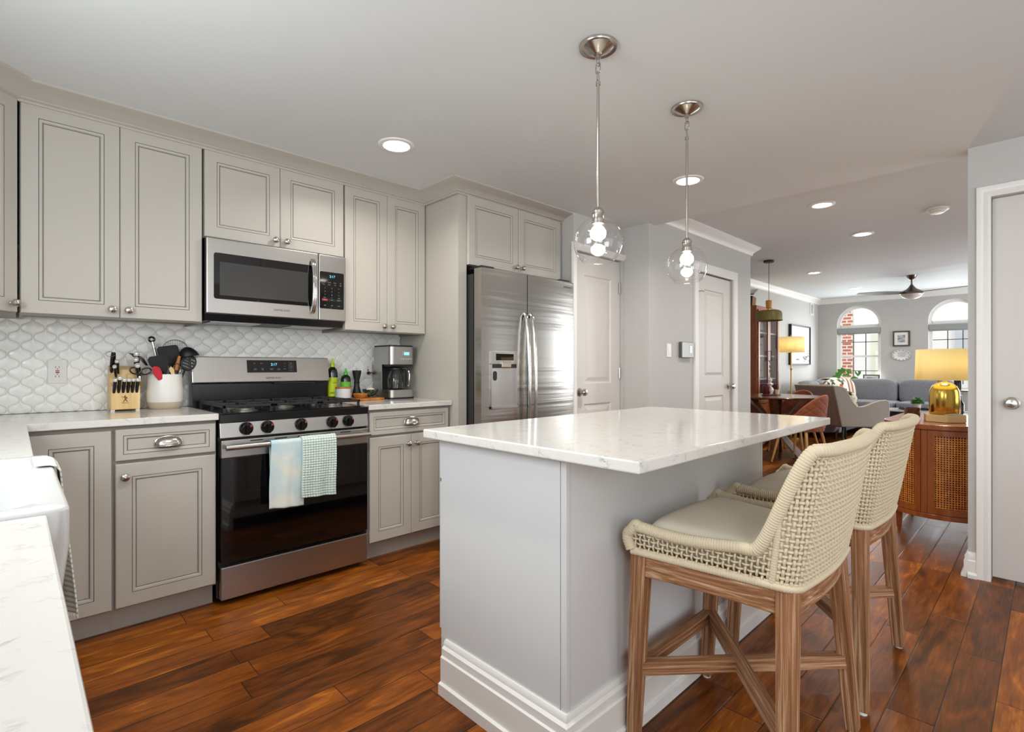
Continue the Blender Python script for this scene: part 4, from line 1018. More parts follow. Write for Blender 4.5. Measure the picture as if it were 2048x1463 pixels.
# knife block
KX, KW = .398, .118
t = thing('knife_block', 'pale wooden knife block with dark figure stamp beside white crock', 'knife block', (KX, 3.17, CT))
q = MB(); q.prism([(0, .008), (0, .125), (.045, .140), (.062, .205), (.115, .225), (.135, .008)], -KW/2, KW/2, 0, 'x'); q.build('block_body', OAK, t, smooth=False, bevel=.003)
q = MB()
for x in (-.05, .05):
    for y in (.012, .12): q.box((x-.008, y-.006, 0), (x+.008, y+.008, .0085))
q.build('rubber_foot', WHITE, t, smooth=False)
fg = MB(); y0 = -.0006   # small walking figure emblem holding a stick
def seg(a, b, r=.0016): fg.cyl((a[0], y0, a[1]), (b[0], y0, b[1]), r, n=6)
cx_, cz_ = -.002, .062
fg.lathe([(0, -.003), (.003, 0), (0, .003)], (cx_, y0, cz_+.013), 10)
seg((cx_, cz_+.010), (cx_+.001, cz_-.002), .0024); seg((cx_+.001, cz_-.002), (cx_-.005, cz_-.014)); seg((cx_+.001, cz_-.002), (cx_+.007, cz_-.014)); seg((cx_-.005, cz_-.014), (cx_-.008, cz_-.015)); seg((cx_+.007, cz_-.014), (cx_+.010, cz_-.013))
seg((cx_, cz_+.007), (cx_-.009, cz_+.008)); seg((cx_, cz_+.007), (cx_+.008, cz_+.005)); seg((cx_+.008, cz_+.005), (cx_+.006, cz_-.002)); seg((cx_-.016, cz_+.009), (cx_-.008, cz_+.0085), .0009)
fg.build('figure_stamp', mat('burnt_brown', (74, 40, 16), .7), t)
text('stamp_lettering', 'HENCKELS', .006, mat('burnt_brown', (74, 40, 16), .7), t, (-.002, -.0004, .040))
def knife(name, label, cat, p0, p1, w_, d_, group, cap=True):
    """handle from slot p0 to butt p1"""
    p0, p1 = Vector(p0), Vector(p1); L = (p1-p0).length; t = thing(name, label, cat, p0, 0, group); d = (p1-p0).normalized()
    R = d.to_track_quat('Z', 'X').to_matrix().to_4x4(); q = MB(); q.T = R
    n = 8; vs = []
    for i in range(n+1):
        f = i/n; k = .75+.25*math.sin(PI*f)+.15*f; a, b = w_/2*k, d_/2*(.8+.2*f)
        vs += [(a*math.cos(2*PI*j/10), b*math.sin(2*PI*j/10), L*.93*f) for j in range(10)]
    q.add(vs, [(i*10+j, i*10+(j+1) % 10, i*10+10+(j+1) % 10, i*10+10+j) for i in range(n) for j in range(10)]+[tuple(reversed(range(10))), tuple(range(n*10, n*10+10))])
    h = q.build('handle', BLACK, t)
    if cap:
        q = MB(); q.T = R; q.lathe([(w_*.53, L*.84), (w_*.57, L*.88), (w_*.54, L*.98), (w_*.45, L+.001), (0, L+.002)], n=14, sy=d_/w_*1.05); q.build('butt_cap', CAPM, t)
    q = MB(); q.T = R; q.box((-.001, -w_*.3, -.045), (.001, w_*.3, -.004)); q.build('blade', SATIN, t, smooth=False)
    return t
for i in range(6):
    x = KX-.046+.0182*i; up = .010 if i == 1 else 0
    knife('steak_knife', ['first steak knife on the left in the block front row', 'steak knife sitting slightly proud in the block front row', 'steak knife third from left in the block front row', 'steak knife fourth from left in the block front row', 'steak knife fifth from left in the block front row', 'rightmost steak knife in the block front row'][i], 'knife', (x, 3.174, 1.006), (x+.002, 3.142, 1.074+up), .0165, .016, 'steak knives in the block')
KN = [('kitchen_knife', 'large black knife handle on the left of the block back row', (221, 757), (224, 730), .022), ('paring_knife', 'short knife with silver cap low on the left of the block', (232, 752), (229, 731), .018), ('kitchen_knife', 'knife with silver cap behind the low left one in block', (236, 745), (234, 720), .020), 
      ('kitchen_knife', 'topmost of three silver capped knives at right of block', (276, 745), (273, 704), .028), ('kitchen_knife', 'middle of three silver capped knives at right of block', (277, 750), (271.5, 716), .028), ('kitchen_knife', 'lowest of three silver capped knives at right of block', (279, 756), (275, 728), .028)]
for k, (nm, lb, a, b, w_) in enumerate(KN):
    dy = [0.02, -.035, -.012, .035, .002, -.032][k]
    knife(nm, lb, 'knife', Pt(a[0], a[1], 3.235+dy), Pt(b[0], b[1], 3.20+dy), w_, w_*.8, 'large knives in the block', cap=(k != 0))
t = thing('sharpening_steel', 'black handled sharpening steel with wire ring in knife block', 'sharpening steel', Pt(224, 745, 3.27))
o_ = Vector(t.location); a = Pt(224, 745, 3.27)-o_; b = Pt(227, 705, 3.22)-o_
q = MB(); q.tube([a, a.lerp(b, .4), a.lerp(b, .8), b], [.008, .012, .011, .009], n=12); q.build('handle', BLACK, t)
q = MB(); c = Pt(221, 708, 3.22)-o_; q.tube([(c.x+.018*math.cos(2*PI*i/24), c.y+.004*math.sin(2*PI*i/24), c.z+.012*math.sin(2*PI*i/24)) for i in range(24)], .0014, n=6, closed=True); q.build('hanging_ring', SATIN, t)
t = thing('kitchen_scissors', 'black handled kitchen scissors at right of knife block', 'scissors', Pt(278, 750, 3.20)); o_ = Vector(t.location)
for cx__, cy__, sg in ((270, 741, 1), (292, 742, -1)):
    q = MB(); c = Pt(cx__, cy__, 3.175)-o_
    q.tube([(c.x+.021*math.cos(2*PI*i/28), c.y, c.z+.016*math.sin(2*PI*i/28)+.004*math.cos(2*PI*i/28)*-sg) for i in range(28)], .0035, n=8, closed=True); q.build('finger_loop', BLACK, t)
q = MB(); q.box((-.004, -.02, -.03), (.004, -.016, -.004)); q.build('blade', SATIN, t, smooth=False)
t = thing('poultry_shears', 'black pointed shears behind the silver capped knives', 'shears', Pt(262, 712, 3.26)); o_ = Vector(t.location)
q = MB()
def flat(q, pts, th=.004):
    P = [Vector(p) for p in pts]; q.add([p+Vector((0, -th/2, 0)) for p in P]+[p+Vector((0, th/2, 0)) for p in P], [tuple(range(len(P))), tuple(reversed(range(len(P), 2*len(P))))]+[(i, (i+1) % len(P), len(P)+(i+1) % len(P), len(P)+i) for i in range(len(P))])
flat(q, [Pt(256, 705, 3.26)-o_, Pt(270, 707, 3.26)-o_, Pt(283, 713, 3.26)-o_, Pt(280, 722, 3.26)-o_, Pt(268, 714, 3.26)-o_], .008); flat(q, [Pt(281, 712, 3.26)-o_, Pt(288, 717, 3.26)-o_, Pt(296, 730, 3.26)-o_, Pt(292, 731, 3.26)-o_, Pt(283, 722, 3.26)-o_], .008)
q.build('shear_handles', BLACK, t, smooth=False, bevel=.001)

# crock
CX, CY = .574, 3.238
t = thing('utensil_crock', 'white ceramic crock with tan base holding cooking utensils', 'crock', (CX, CY, CT))
MB().lathe([(.0, .012), (.070, .014), (.073, .05), (.075, .176), (.079, .180), (.0805, .174), (.0805, .12), (.083, .09), (.082, .05), (.078, .034)], n=48).build('glazed_body', mat('glazed_white', (234, 231, 226), .3), t)
MB().lathe([(0, 0), (.066, 0), (.073, .008), (.0782, .030), (.0784, .037), (.0, .037)], n=48).build('bare_base', mat('bare_clay', (190, 176, 156), .8), t)
def utensil(name, label, tip, rootx, rooty, hr, m, headf, hm=None, cat='utensil'):
    b = Vector((CX+rootx, CY+rooty, CT+.016)); t = thing(name, label, cat, b, 0, 'utensils in the white crock'); tip = Vector(tip)-b
    MB().tube([Vector((0, 0, 0)), tip*.5, tip], [hr*.9, hr, hr], n=10).build('handle', m, t); headf(t, tip); return t
BKN = mat('black_nylon', (13, 13, 14), .48)
def blade_head(w0, w1, L, up, hm=BKN, th=.006, rot=0):
    def f(t, tip):
        d = Vector(up).normalized(); s_ = Vector((math.cos(rot), math.sin(rot), 0)); s_ = (s_-d*s_.dot(d)).normalized(); nn = d.cross(s_)
        q = MB(); prof = [(-w0*.25, -.02), (-w0/2, .01), (-w1/2, L*.55), (-w1/2*1.0, L-.012), (-w1/2+.012, L), (w1/2-.008, L-.006), (w1/2, L-.018), (w1/2, L*.5), (w0/2, .01), (w0*.25, -.02)]
        A = [tip+s_*a+d*b-nn*th/2 for a, b in prof]; Bq = [tip+s_*a+d*b+nn*th/2 for a, b in prof]; n = len(prof)
        q.add(A+Bq, [tuple(range(n)), tuple(reversed(range(n, 2*n)))]+[(i, (i+1) % n, n+(i+1) % n, n+i) for i in range(n)]); q.build('head', hm, t, smooth=False, bevel=.002)
    return f
utensil('turner', 'large black turner with wide blade, tallest at crock centre', Pt(343, 726, 3.25), .02, .02, .006, BKN, blade_head(.05, .098, .098, (-.25, -.1, 1)))
utensil('turner', 'black turner leaning left at the front of crock', Pt(325, 742, 3.185), .0, -.01, .006, BKN, blade_head(.05, .088, .088, (-.33, -.12, 1)))
utensil('spatula', 'red silicone spatula leaning left at front of crock', Pt(318, 752, 3.165), .01, -.03, .005, SATIN, blade_head(.036, .036, .056, (-.35, -.1, 1), REDP, .010))
utensil('wooden_spoon', 'pale wooden tool tip just above the crock rim', Pt(345, 745, 3.17), .0, -.03, .005, OAK, blade_head(.02, .022, .035, (-.25, 0, 1), OAK, .008))
utensil('brush', 'orange handled utensil beside the ladle in crock', Pt(352, 740, 3.20), .0, .0, .007, SATIN, lambda t, tip: MB().tube([tip, tip+Vector((.006, 0, .03)), tip+Vector((.016, 0, .075))], [.012, .010, .007], n=10).build('tip', ACAC, t))
def ring_head(t, tip):
    q = MB(); c = tip+Vector((-.004, 0, .012)); q.tube([(c.x+.012*math.cos(2*PI*i/24), c.y, c.z+.012*math.sin(2*PI*i/24)) for i in range(24)], .005, n=10, closed=True); q.build('ring_end', BLACK, t)
utensil('tongs', 'steel tongs with round black ring end sticking up left', Pt(305, 683, 3.27), .02, .03, .0075, SATIN, ring_head)
def ladle_head(t, tip):
    q = MB(); c = tip+(Pt(377, 713, 3.225)-Pt(364, 716, 3.24)); q.T = Matrix.Translation(c) @ Matrix.Rotation(-.22, 4, 'Y'); q.shell([(.041*math.sin(a), .052*math.cos(a)) for a in [.05+(PI/2-.05)*i/12 for i in range(13)]], n=36)
    q.v = [(v[0]+.010*max(0, (v[0]-c.x)/.04)**3, v[1], v[2]) for v in q.v]; q.build('bowl', BKN, t, solid=.003)
    MB().tube([tip-Vector((.004, 0, .01)), tip+Vector((.0, 0, .02)), c+Vector((-.03, 0, .03))], .005, n=8).build('neck', BKN, t)
utensil('ladle', 'black nylon ladle leaning right out of the crock', Pt(364, 716, 3.24), .01, .01, .005, BKN, ladle_head)
def spoon_head(t, tip):
    q = MB()
    for k in range(5):
        a0 = -.030+.015*k; q.box((-.030+.004*abs(k-2), -.003, a0-.0045), (.030-.004*abs(k-2), .003, a0+.0045))
    q.tube([(.032*math.cos(2*PI*i/28), 0, .040*math.sin(2*PI*i/28)) for i in range(28)], .0045, n=8, closed=True); q.v = [tuple(Matrix.Rotation(.45, 3, 'Y') @ Vector(v)+tip+Vector((.014, 0, .030))) for v in q.v]
    q.build('slotted_bowl', BKN, t)
utensil('slotted_spoon', 'black slotted spoon below the ladle in the crock', Pt(371, 737, 3.20), .02, -.01, .0045, BKN, spoon_head)
def whisk_head(t, tip):
    q = MB()
    for k in range(5):
        a = PI*k/5; q.tube([tip+Vector((.022*math.sin(PI*i/20)*math.cos(a), .022*math.sin(PI*i/20)*math.sin(a), .07*i/20)) for i in range(21)], .0009, n=4)
    q.build('wires', SATIN, t)
utensil('whisk', 'wire whisk between the turner and slotted spoon', Pt(354, 752, 3.185), .0, -.02, .006, SATIN, whisk_head)
q = MB(); c0 = Pt(350, 702, 3.315)
q.tube([(c0.x+.062*math.cos(2*PI*i/48), c0.y-.004, c0.z-.0+.062*math.sin(2*PI*i/48)) for i in range(48)], .0016, n=6, closed=True)
t = thing('strainer', 'round steel splatter strainer standing behind the crock', 'strainer', (c0.x, c0.y-.004, CT)); 
q.v = [(v[0]-c0.x, v[1]-(c0.y-.004), v[2]-CT) for v in q.v]; zc = c0.z-CT; r_ = .062
q.tube([(0, 0, .0), (0, 0, zc-r_)], .0025, n=8)
for k in range(-5, 6):
    L = math.sqrt(r_**2-(k*.011)**2); q.cyl((k*.011, 0, zc-L), (k*.011, 0, zc+L), .0004, n=4); q.cyl((-L, 0, zc+k*.011), (L, 0, zc+k*.011), .0004, n=4)
q.build('wire_frame', SATIN, t)

# right counter group
tag(MB().prism([(1.475, 3.13), (1.50, 3.07), (1.60, 3.06), (1.74, 3.075), (1.79, 3.09), (1.80, 3.16), (1.785, 3.29), (1.48, 3.30)], CT, CT+.014).build('cutting_board', ACAC, smooth=False, bevel=.003), 'wooden cutting board under the bottles and bowls right of range', 'cutting board')
BZ = CT+.0145
def squeeze(label, x, y, h_, r, lab, nz, zl0, zl1):
    t = thing('squeeze_bottle', label, 'bottle', (x, y, BZ), 0, 'oil bottles by the range')
    MB().lathe([(0, 0), (r*.94, .002), (r, .01), (r, h_*.62), (r*.9, h_*.70), (r*.55, h_*.76), (r*.4, h_*.78), (0, h_*.78)], n=32).build('bottle_body', DOIL, t)
    MB().lathe([(r*.46, h_*.775), (r*.46, h_*.85), (r*.28, h_*.87), (r*.12, h_), (0, h_)], n=24).build('nozzle_cap', nz, t)
    MB().shell([(r*1.012, zl0), (r*1.012, zl1)], n=32).build('label_band', lab, t); return t
t = squeeze('taller oil bottle with yellow-green label and lime nozzle', 1.505, 3.262, .262, .033, LIME, mat('lime_cap', (186, 212, 30), .4), .012, .135)
text('label_lettering', 'GRAZA', .016, BLACKM, t, (-.012, -.0335, .035), sx=.8); text('label_lettering', 'DRIZZLE', .007, BLACKM, t, (0, -.0342, .10))
t = squeeze('shorter oil bottle with green label and bright green nozzle', 1.597, 3.262, .195, .032, LGREEN, mat('green_cap', (90, 200, 70), .4), .012, .105)
t = thing('canister', 'small white ceramic canister with wooden lid beside range', 'canister', (1.527, 3.155, BZ))
MB().lathe([(0, 0), (.046, 0), (.049, .004), (.049, .064), (0, .064)], n=40).build('jar', PORC, t); MB().lathe([(0, .0645), (.048, .0645), (.0485, .072), (.047, .075), (0, .075)], n=40).build('lid', ACAC, t)
t = thing('pepper_mill', 'black hourglass pepper mill between bottles and outlet', 'pepper mill', (1.668, 3.245, BZ))
MB().lathe([(0, 0), (.031, 0), (.031, .01), (.026, .04), (.018, .075), (.0165, .092), (.019, .095), (.019, .10), (.0165, .103), (.017, .115), (.028, .16), (.030, .178), (.028, .18), (0, .18)], n=36).build('mill_body', BLACKM, t); MB().lathe([(0, .1805), (.005, .1805), (.006, .187), (.003, .193), (0, .193)], n=16).build('top_knob', SATIN, t)
tag(MB().lathe([(0, .004), (.025, .006), (.042, .026), (.046, .03), (.047, .027), (.042, .012), (.030, 0), (0, 0)], (0, 0, 0), 36).build('wooden_dish', ACAC, None, (1.632, 3.125, BZ)), 'small shallow wooden dish in front of the pepper mill', 'dish')
t = thing('pinch_bowl', 'dark green marbled bowl with pale contents beside coffee maker', 'bowl', (1.745, 3.20, BZ))
MB().lathe([(0, .012), (.02, .014), (.046, .045), (.050, .052), (.053, .052), (.051, .04), (.028, .010), (.018, .006), (.018, 0), (0, 0)], n=40).build('bowl_body', mat('green_marble', (40, 62, 52), .25, mott=((90, 112, 98), (60, 60, 60), .45, .62)), t)
MB().sell((0, 0, .046), (.030, .030, .016), 1, 1).build('contents', mat('garlic_white', (232, 220, 204), .7), t)
# coffee maker
t = thing('coffee_maker', 'stainless and black drip coffee maker with glass carafe', 'coffee maker', (1.912, 3.175, CT)); w2 = .096
def rr2(hw, yf, yb, r): return rrect(-hw, hw, yf, yb, r, 6)
MB().prism(rr2(w2, -.115, .125, .02), .0, .012).build('base_plate', BLACKM, t)
MB().prism(rr2(w2-.001, -.114, .10, .03), .012, .062).build('base_housing', STEEL, t)
q = MB(); q.box((-w2+.001, .03, .062), (w2-.001, .124, .235)); q.build('column', BLACKM, t, smooth=False)
q = MB(); q.box((-w2, -.0, .062), (-w2+.004, .120, .235)); q.build('side_panel', STEEL, t, smooth=False)
hd = MB().prism(rr2(w2, -.112, .124, .03), .235, .355).build('brew_head', STEEL, t)
MB().prism(rr2(w2-.002, -.110, .124, .03), .355, .366).build('lid', BLACKM, hd); 
B((-w2+.012, -.10, .222), (w2-.012, .03, .235)).build('drip_plate', BLACKM, hd, smooth=False)
MB().prism(rrect(.0, .062, .292, .326, .004), -.1135, -.111, 0, 'y').build('display_bezel', SATIN, hd, smooth=False)
MB().prism(rrect(.010, .050, .299, .319, .002), -.1142, -.113, 0, 'y').build('display', LCDB, hd, smooth=False)
for i in range(5):
    k = MB(); k.cyl((-.016+.0195*i, -.1115, .272), (-.016+.0195*i, -.1165, .272), .0072, n=14); k.build('button', CHROME, hd)
t2 = thing('coffee_carafe', 'glass carafe with black handle inside the coffee maker', 'carafe', (1.895, 3.125, CT+.063))
MB().shell([(.045, .0), (.056, .01), (.060, .05), (.056, .09), (.042, .125), (.038, .135)], n=40).build('glass_body', glass_thin('carafe_glass', (.75, .74, .74), .9), t2)
MB().lathe([(0, .0), (.046, .0), (.05, .004), (0, .005)], n=32).build('carafe_base', BLACKM, t2)
MB().lathe([(.040, .132), (.044, .136), (.044, .148), (.03, .156), (0, .157)], n=32).build('carafe_lid', BLACKM, t2)
q = MB(); a = -.75
for i in range(1): q.tube([Vector((math.cos(a)*r, math.sin(a)*r, z)) for r, z in ((.044, .145), (.075, .142), (.082, .11), (.080, .05), (.074, .02))], [.010, .011, .012, .011, .009], n=10)
hh = q.build('carafe_handle', BLACKM, t2); q = MB(); q.tube([Vector((math.cos(a)*r, math.sin(a)*r, z)) for r, z in ((.087, .130), (.0935, .105), (.0915, .05), (.084, .022))], [.005, .007, .007, .006], n=8); q.build('handle_trim', CHROME, hh)
t = thing('power_cord', 'black cord from wall outlet down to the coffee maker', 'cord', (1.79, YB-.02, 1.09))
q = MB(); q.lathe([(0, 0), (.011, 0), (.012, .012), (.006, .024), (0, .026)], n=16); q.v = [(v[0], -v[2], v[1]) for v in q.v]; q.build('plug', BLACKM, t)
q = MB(); q.tube([(0, -.022, 0), (.012, -.03, .004), (.030, -.032, -.01), (.038, -.028, -.05), (.034, -.02, -.10), (.026, -.015, -.15), (.022, -.012, -.172)], .0035, n=8); q.build('cable', BLACKM, t)

# ------------------------------------------------------------------ cane cabinet and what stands on it
CCX, CCY, CR, CXE = 4.33, .48, .295, 5.10
t = thing('cane_cabinet', 'rounded brown wood sideboard with two woven cane doors', 'sideboard', (CCX, CCY, 0))
def stadium(r, xe, n=28): return [(r*math.cos(a), r*math.sin(a)) for a in [PI/2+PI*i/n for i in range(n+1)]]+[(xe, -r), (xe, r)]
E_ = CXE-CCX
MB().prism(stadium(CR+.012, E_), .748, .780).build('cabinet_top', CHERRY, t, smooth=False, bevel=.004)
MB().prism(stadium(CR-.012, E_-.01), .235, .748).build('carcass', DWOOD, t, ang=40)
MB().prism(stadium(CR+.004, E_), .205, .235).build('bottom_rail', CHERRY, t, smooth=False, bevel=.003)
for x in (.22, E_-.05):
    for s in (-1, 1):
        q = MB(); q.hexa([(x-.014, s*.265-.014, 0), (x+.014, s*.265-.014, 0), (x+.014, s*.265+.014, 0), (x-.014, s*.265+.014, 0), (x-.022, s*.26-.022, .205), (x+.022, s*.26-.022, .205), (x+.022, s*.26+.022, .205), (x-.022, s*.26+.022, .205)]); q.build('leg', CHERRY, t, smooth=False)
CANE = mat('cane_strand', (214, 134, 50), .5, mott=((176, 100, 34), (30, 30, 30), .35, .65))
def cyl_patch(q, a0, a1, z0, z1, r0, r1, n=14):
    A = [a0+(a1-a0)*i/n for i in range(n+1)]; poly = [(r1*math.cos(a), r1*math.sin(a)) for a in A]+[(r0*math.cos(a), r0*math.sin(a)) for a in reversed(A)]
    q.prism(poly, z0, z1)
for (a0, a1) in ((math.radians(92), math.radians(165.5)), (math.radians(172.5), math.radians(246))):
    q = MB(); r0, r1 = CR-.012, CR+.006; fw = .030/CR
    cyl_patch(q, a0, a1, .238, .275, r0, r1); cyl_patch(q, a0, a1, .712, .745, r0, r1); cyl_patch(q, a0, a0+fw, .275, .712, r0, r1, 3); cyl_patch(q, a1-fw, a1, .275, .712, r0, r1, 3)
    d = q.build('door', CHERRY, t, ang=30)
    q = MB(); b0, b1 = a0+fw, a1-fw; nn = int((b1-b0)*CR/.0135)
    for i in range(nn+1):
        a = b0+(b1-b0)*i/nn; o_ = .0012*(1 if i % 2 else -1); pass
        ux, uy = math.cos(a), math.sin(a); r = CR-.003+o_; hx, hy = -uy*.0028, ux*.0028
        q.hexa([(ux*(r-.001)-hx, uy*(r-.001)-hy, .272), (ux*(r-.001)+hx, uy*(r-.001)+hy, .272), (ux*(r+.001)+hx, uy*(r+.001)+hy, .272), (ux*(r+.001)-hx, uy*(r+.001)-hy, .272), (ux*(r-.001)-hx, uy*(r-.001)-hy, .716), (ux*(r-.001)+hx, uy*(r-.001)+hy, .716), (ux*(r+.001)+hx, uy*(r+.001)+hy, .716), (ux*(r+.001)-hx, uy*(r+.001)-hy, .716)])
    z = .280; k = 0
    while z < .708:
        cyl_patch(q, b0, b1, z-.0028, z+.0028, CR-.004-.0012*(1 if k % 2 else -1), CR-.002-.0012*(1 if k % 2 else -1), 18); z += .0135; k += 1
    q.build('cane_panel', CANE, d, smooth=False)
q = MB(); cyl_patch(q, math.radians(166), math.radians(172), .238, .745, CR-.012, CR+.004, 3); q.build('centre_stile', CHERRY, t, smooth=False)
TZ = .781
tag(MB().prism([(.125*math.cos(a+.25), .115*math.sin(a+.25)) for a in [PI/3*i for i in range(6)]], 0, .046).build('display_block', mat('tan_shagreen', (204, 172, 118), .6), None, (4.335, .472, TZ), smooth=False, bevel=.003), 'tan hexagonal box under the gold lamp', 'box')
LZ = TZ+.047
t = thing('table_lamp', 'gold dome table lamp with lit cream drum shade on cane cabinet', 'table lamp', (4.335, .472, LZ))
MB().lathe([(0, 0), (.076, 0), (.079, .004), (.079, .12), (.076, .15), (.064, .18), (.045, .197), (.02, .206), (.010, .209), (.008, .225), (.008, .24), (0, .24)], n=56).build('lamp_base', BRASS, t, ang=50)
SH = bpy.data.materials.new('lit_shade_fabric'); SH.use_nodes = True; nt = SH.node_tree; nt.nodes.clear()
o_ = nt.nodes.new('ShaderNodeOutputMaterial'); df = nt.nodes.new('ShaderNodeBsdfDiffuse'); tr = nt.nodes.new('ShaderNodeBsdfTranslucent'); mx = nt.nodes.new('ShaderNodeMixShader')
df.inputs[0].default_value = srgb(244, 236, 206); tr.inputs[0].default_value = srgb(252, 238, 190); mx.inputs[0].default_value = .55
nt.links.new(df.outputs[0], mx.inputs[1]); nt.links.new(tr.outputs[0], mx.inputs[2]); nt.links.new(mx.outputs[0], o_.inputs[0])
MB().shell([(.152, .220), (.147, .418)], n=56).build('lamp_shade', SH, t, solid=.002)
q = MB(); q.cyl((0, 0, .235), (0, 0, .40), .004, n=8)
for a in (0, 2*PI/3, 4*PI/3): q.cyl((0, 0, .40), (.146*math.cos(a), .146*math.sin(a), .412), .0015, n=6)
q.build('harp', OLDBR, t)
def glow(parent, z, watt, r=.03, col=(1, .88, .62)):
    l = bpy.data.lights.new('lamp_bulb', 'POINT'); l.energy = watt; l.color = col; l.shadow_soft_size = r
    o = bpy.data.objects.new('lamp_bulb', l); o.location = (0, 0, z); COL.objects.link(o); o.parent = parent
glow(t, .315, 8.0)
tag(MB().lathe([(0, 0), (.040, 0), (.042, .004), (.042, .082), (.039, .082), (.038, .03), (0, .03)], n=32).build('candle_jar', mat('smoked_brown_glass', (70, 36, 18), .12, coat=.5), None, (4.29, .632, TZ)), 'dark brown candle jar left of the gold lamp', 'candle')
tag(MB().lathe([(0, 0), (.040, 0), (.050, .02), (.056, .16), (.034, .20), (.030, .205), (.028, .245), (.031, .27), (0, .27)], n=32, mlist=[0, 0, 0, 0, 1, 1, 1, 1]).build('cocktail_shaker', [COPG, CHROME], None, (5.02, .575, TZ)), 'amber glass shaker with silver top behind the gold lamp', 'shaker')
tag(MB().shell([(.0, 0), (.040, 0), (.042, .01), (.042, .14), (.03, .155), (.03, .17)], n=28).build('glass_decanter', GLASS, None, (4.86, .33, TZ)), 'clear glass decanter right of the gold lamp base', 'decanter')
q = MB(); q.tube([(4.30, .36, TZ+.048), (4.27, .39, TZ+.056), (4.245, .43, TZ+.055), (4.235, .46, TZ+.050), (4.25, .43, TZ+.049), (4.30, .37, TZ+.05), (4.36, .32, TZ+.053), (4.42, .27, TZ+.02), (4.46, .24, TZ+.006)], .002, n=6)
tag(q.build('lamp_cord', PIPE_), 'thin cream lamp cord looped on the tan box', 'cord')

# ------------------------------------------------------------------ dining corner
TX, TY = 7.0, 2.42
t = thing('dining_table', 'round walnut dining table with crossed slab legs', 'dining table', (TX, TY, 0))
MB().lathe([(0, .742), (.50, .742), (.555, .752), (.56, .760), (.555, .768), (0, .768)], n=64).build('tabletop', WALNUT, t)
q = MB(); qe = MB()
for a in (.25, .25+PI/3*1.0, .25+2*PI/3):
    for s in (1, -1):
        ca, sa = math.cos(a)*s, math.sin(a)*s; nx, ny = -sa*.045, ca*.045
        tp, bt = Vector((ca*.38, sa*.38, .742)), Vector((-ca*.34, -sa*.34, 0)); N_ = Vector((nx, ny, 0)); E2 = Vector((ca*.018, sa*.018, 0))
        q.hexa([bt-N_-E2, bt+N_-E2, bt+N_+E2, bt-N_+E2, tp-N_-E2, tp+N_-E2, tp+N_+E2, tp-N_+E2])
        for sd in (-1, 1):
            M_ = N_*sd*1.01; D2 = N_.normalized()*.0015*sd; qe.hexa([bt+M_-E2, bt+M_+D2-E2, bt+M_+D2+E2, bt+M_+E2, tp+M_-E2, tp+M_+D2-E2, tp+M_+D2+E2, tp+M_+E2])
bs_ = q.build('crossed_base', WALNUT, t, smooth=False); qe.build('metal_edging', SATIN, bs_, smooth=False)
def shell_chair(loc, rz, label):
    t = thing('dining_chair', label, 'dining chair', loc, rz, 'rust velvet dining chairs')   # faces local +y
    MB().sell((0, .02, .455), (.235, .225, .045), .5, .75).build('seat', VELV, t)
    def fn(u, v):
        a = PI+PI*(u) ; th = a
        top = .44+.37*math.sin(PI*u)**.75
        z = .40+(top-.40)*v; r = .235+.035*v; 
        x = r*math.cos(th)*(1-.12*v*v); y = .05+ (.245+.05*v)*math.sin(th)
        fx = u*18; fz = (z-.4)*34; dmd = min(abs(math.sin(PI*(fx/2+fz/2)*.62)), abs(math.sin(PI*(fx/2-fz/2)*.62)))
        b = .006*min(1, dmd*2.2)*(v < .97)
        return (x*(1+b/.24), y+b*math.sin(th), z)
    bk = MB().grid(fn, 90, 44).build('backrest', VELV, t, solid=.018, ang=60)
    MB().tube([fn(i/60, 1) for i in range(61)], .010, n=8).build('piping', mat('velvet_piping', (176, 108, 84), .7), bk)
    for sx_ in (-1, 1):
        for sy_ in (-1, 1):
            q = MB(); q.cyl((sx_*.235, .03+sy_*.215, .004), (sx_*.15, .03+sy_*.14, .43), .010, .018, n=14); l = q.build('leg', LEGW, t)
            MB().cyl((sx_*.236, .03+sy_*.216, 0), (sx_*.232, .03+sy_*.213, .018), .0105, n=14).build('foot_cap', BLACKM, l)
    return t
ch = shell_chair((6.62, 1.99, 0), math.radians(-12), 'rust quilted velvet chair tucked in on the kitchen side of table')
c = copytree(ch); c.location = (7.50, 2.36, 0); c.rotation_euler = (0, 0, math.radians(80)); c['label'] = 'rust velvet chair on the far side of the round table'
tz = .769
tag(MB().lathe([(0, 0), (.14, 0), (.15, .006), (.15, .012), (.143, .012), (.14, .006), (0, .006)], n=48, sy=.75).build('serving_tray', WALNUT, None, (7.06, 2.50, tz)), 'small brown tray at centre of the round table', 'tray')
tag(MB().lathe([(0, 0), (.044, 0), (.048, .006), (.048, .105), (.044, .11), (.042, .09), (0, .09)], n=32).build('candle_jar', mat('wine_red_glass', (94, 14, 26), .15, coat=.5), None, (6.98, 2.53, tz+.0125)), 'wine red candle jar on the round table tray', 'candle')
t = thing('bubble_vase', 'white stacked bubble vase with green sprig on table', 'vase', (7.11, 2.53, tz+.0125))
MB().lathe([(0, 0), (.03, .0), (.04, .03), (.045, .05), (.03, .085), (.012, .10), (.035, .12), (.04, .13), (.012, .15), (.025, .17), (.028, .18), (.008, .20), (.008, .22), (0, .22)], n=32).build('vase_body', mat('pearl_ceramic', (236, 226, 218), .25), t)
q = MB(); q.tube([(0, 0, .2), (.004, 0, .30), (.01, 0, .40)], .0015, n=5)
for i in range(6): q.add([(.004, 0, .24+.03*i), (.02*(-1)**i, .005, .26+.03*i), (.03*(-1)**i, 0, .29+.03*i), (.012*(-1)**i, -.005, .275+.03*i)], [(0, 1, 2, 3)])
q.build('sprig', GREEN, t)
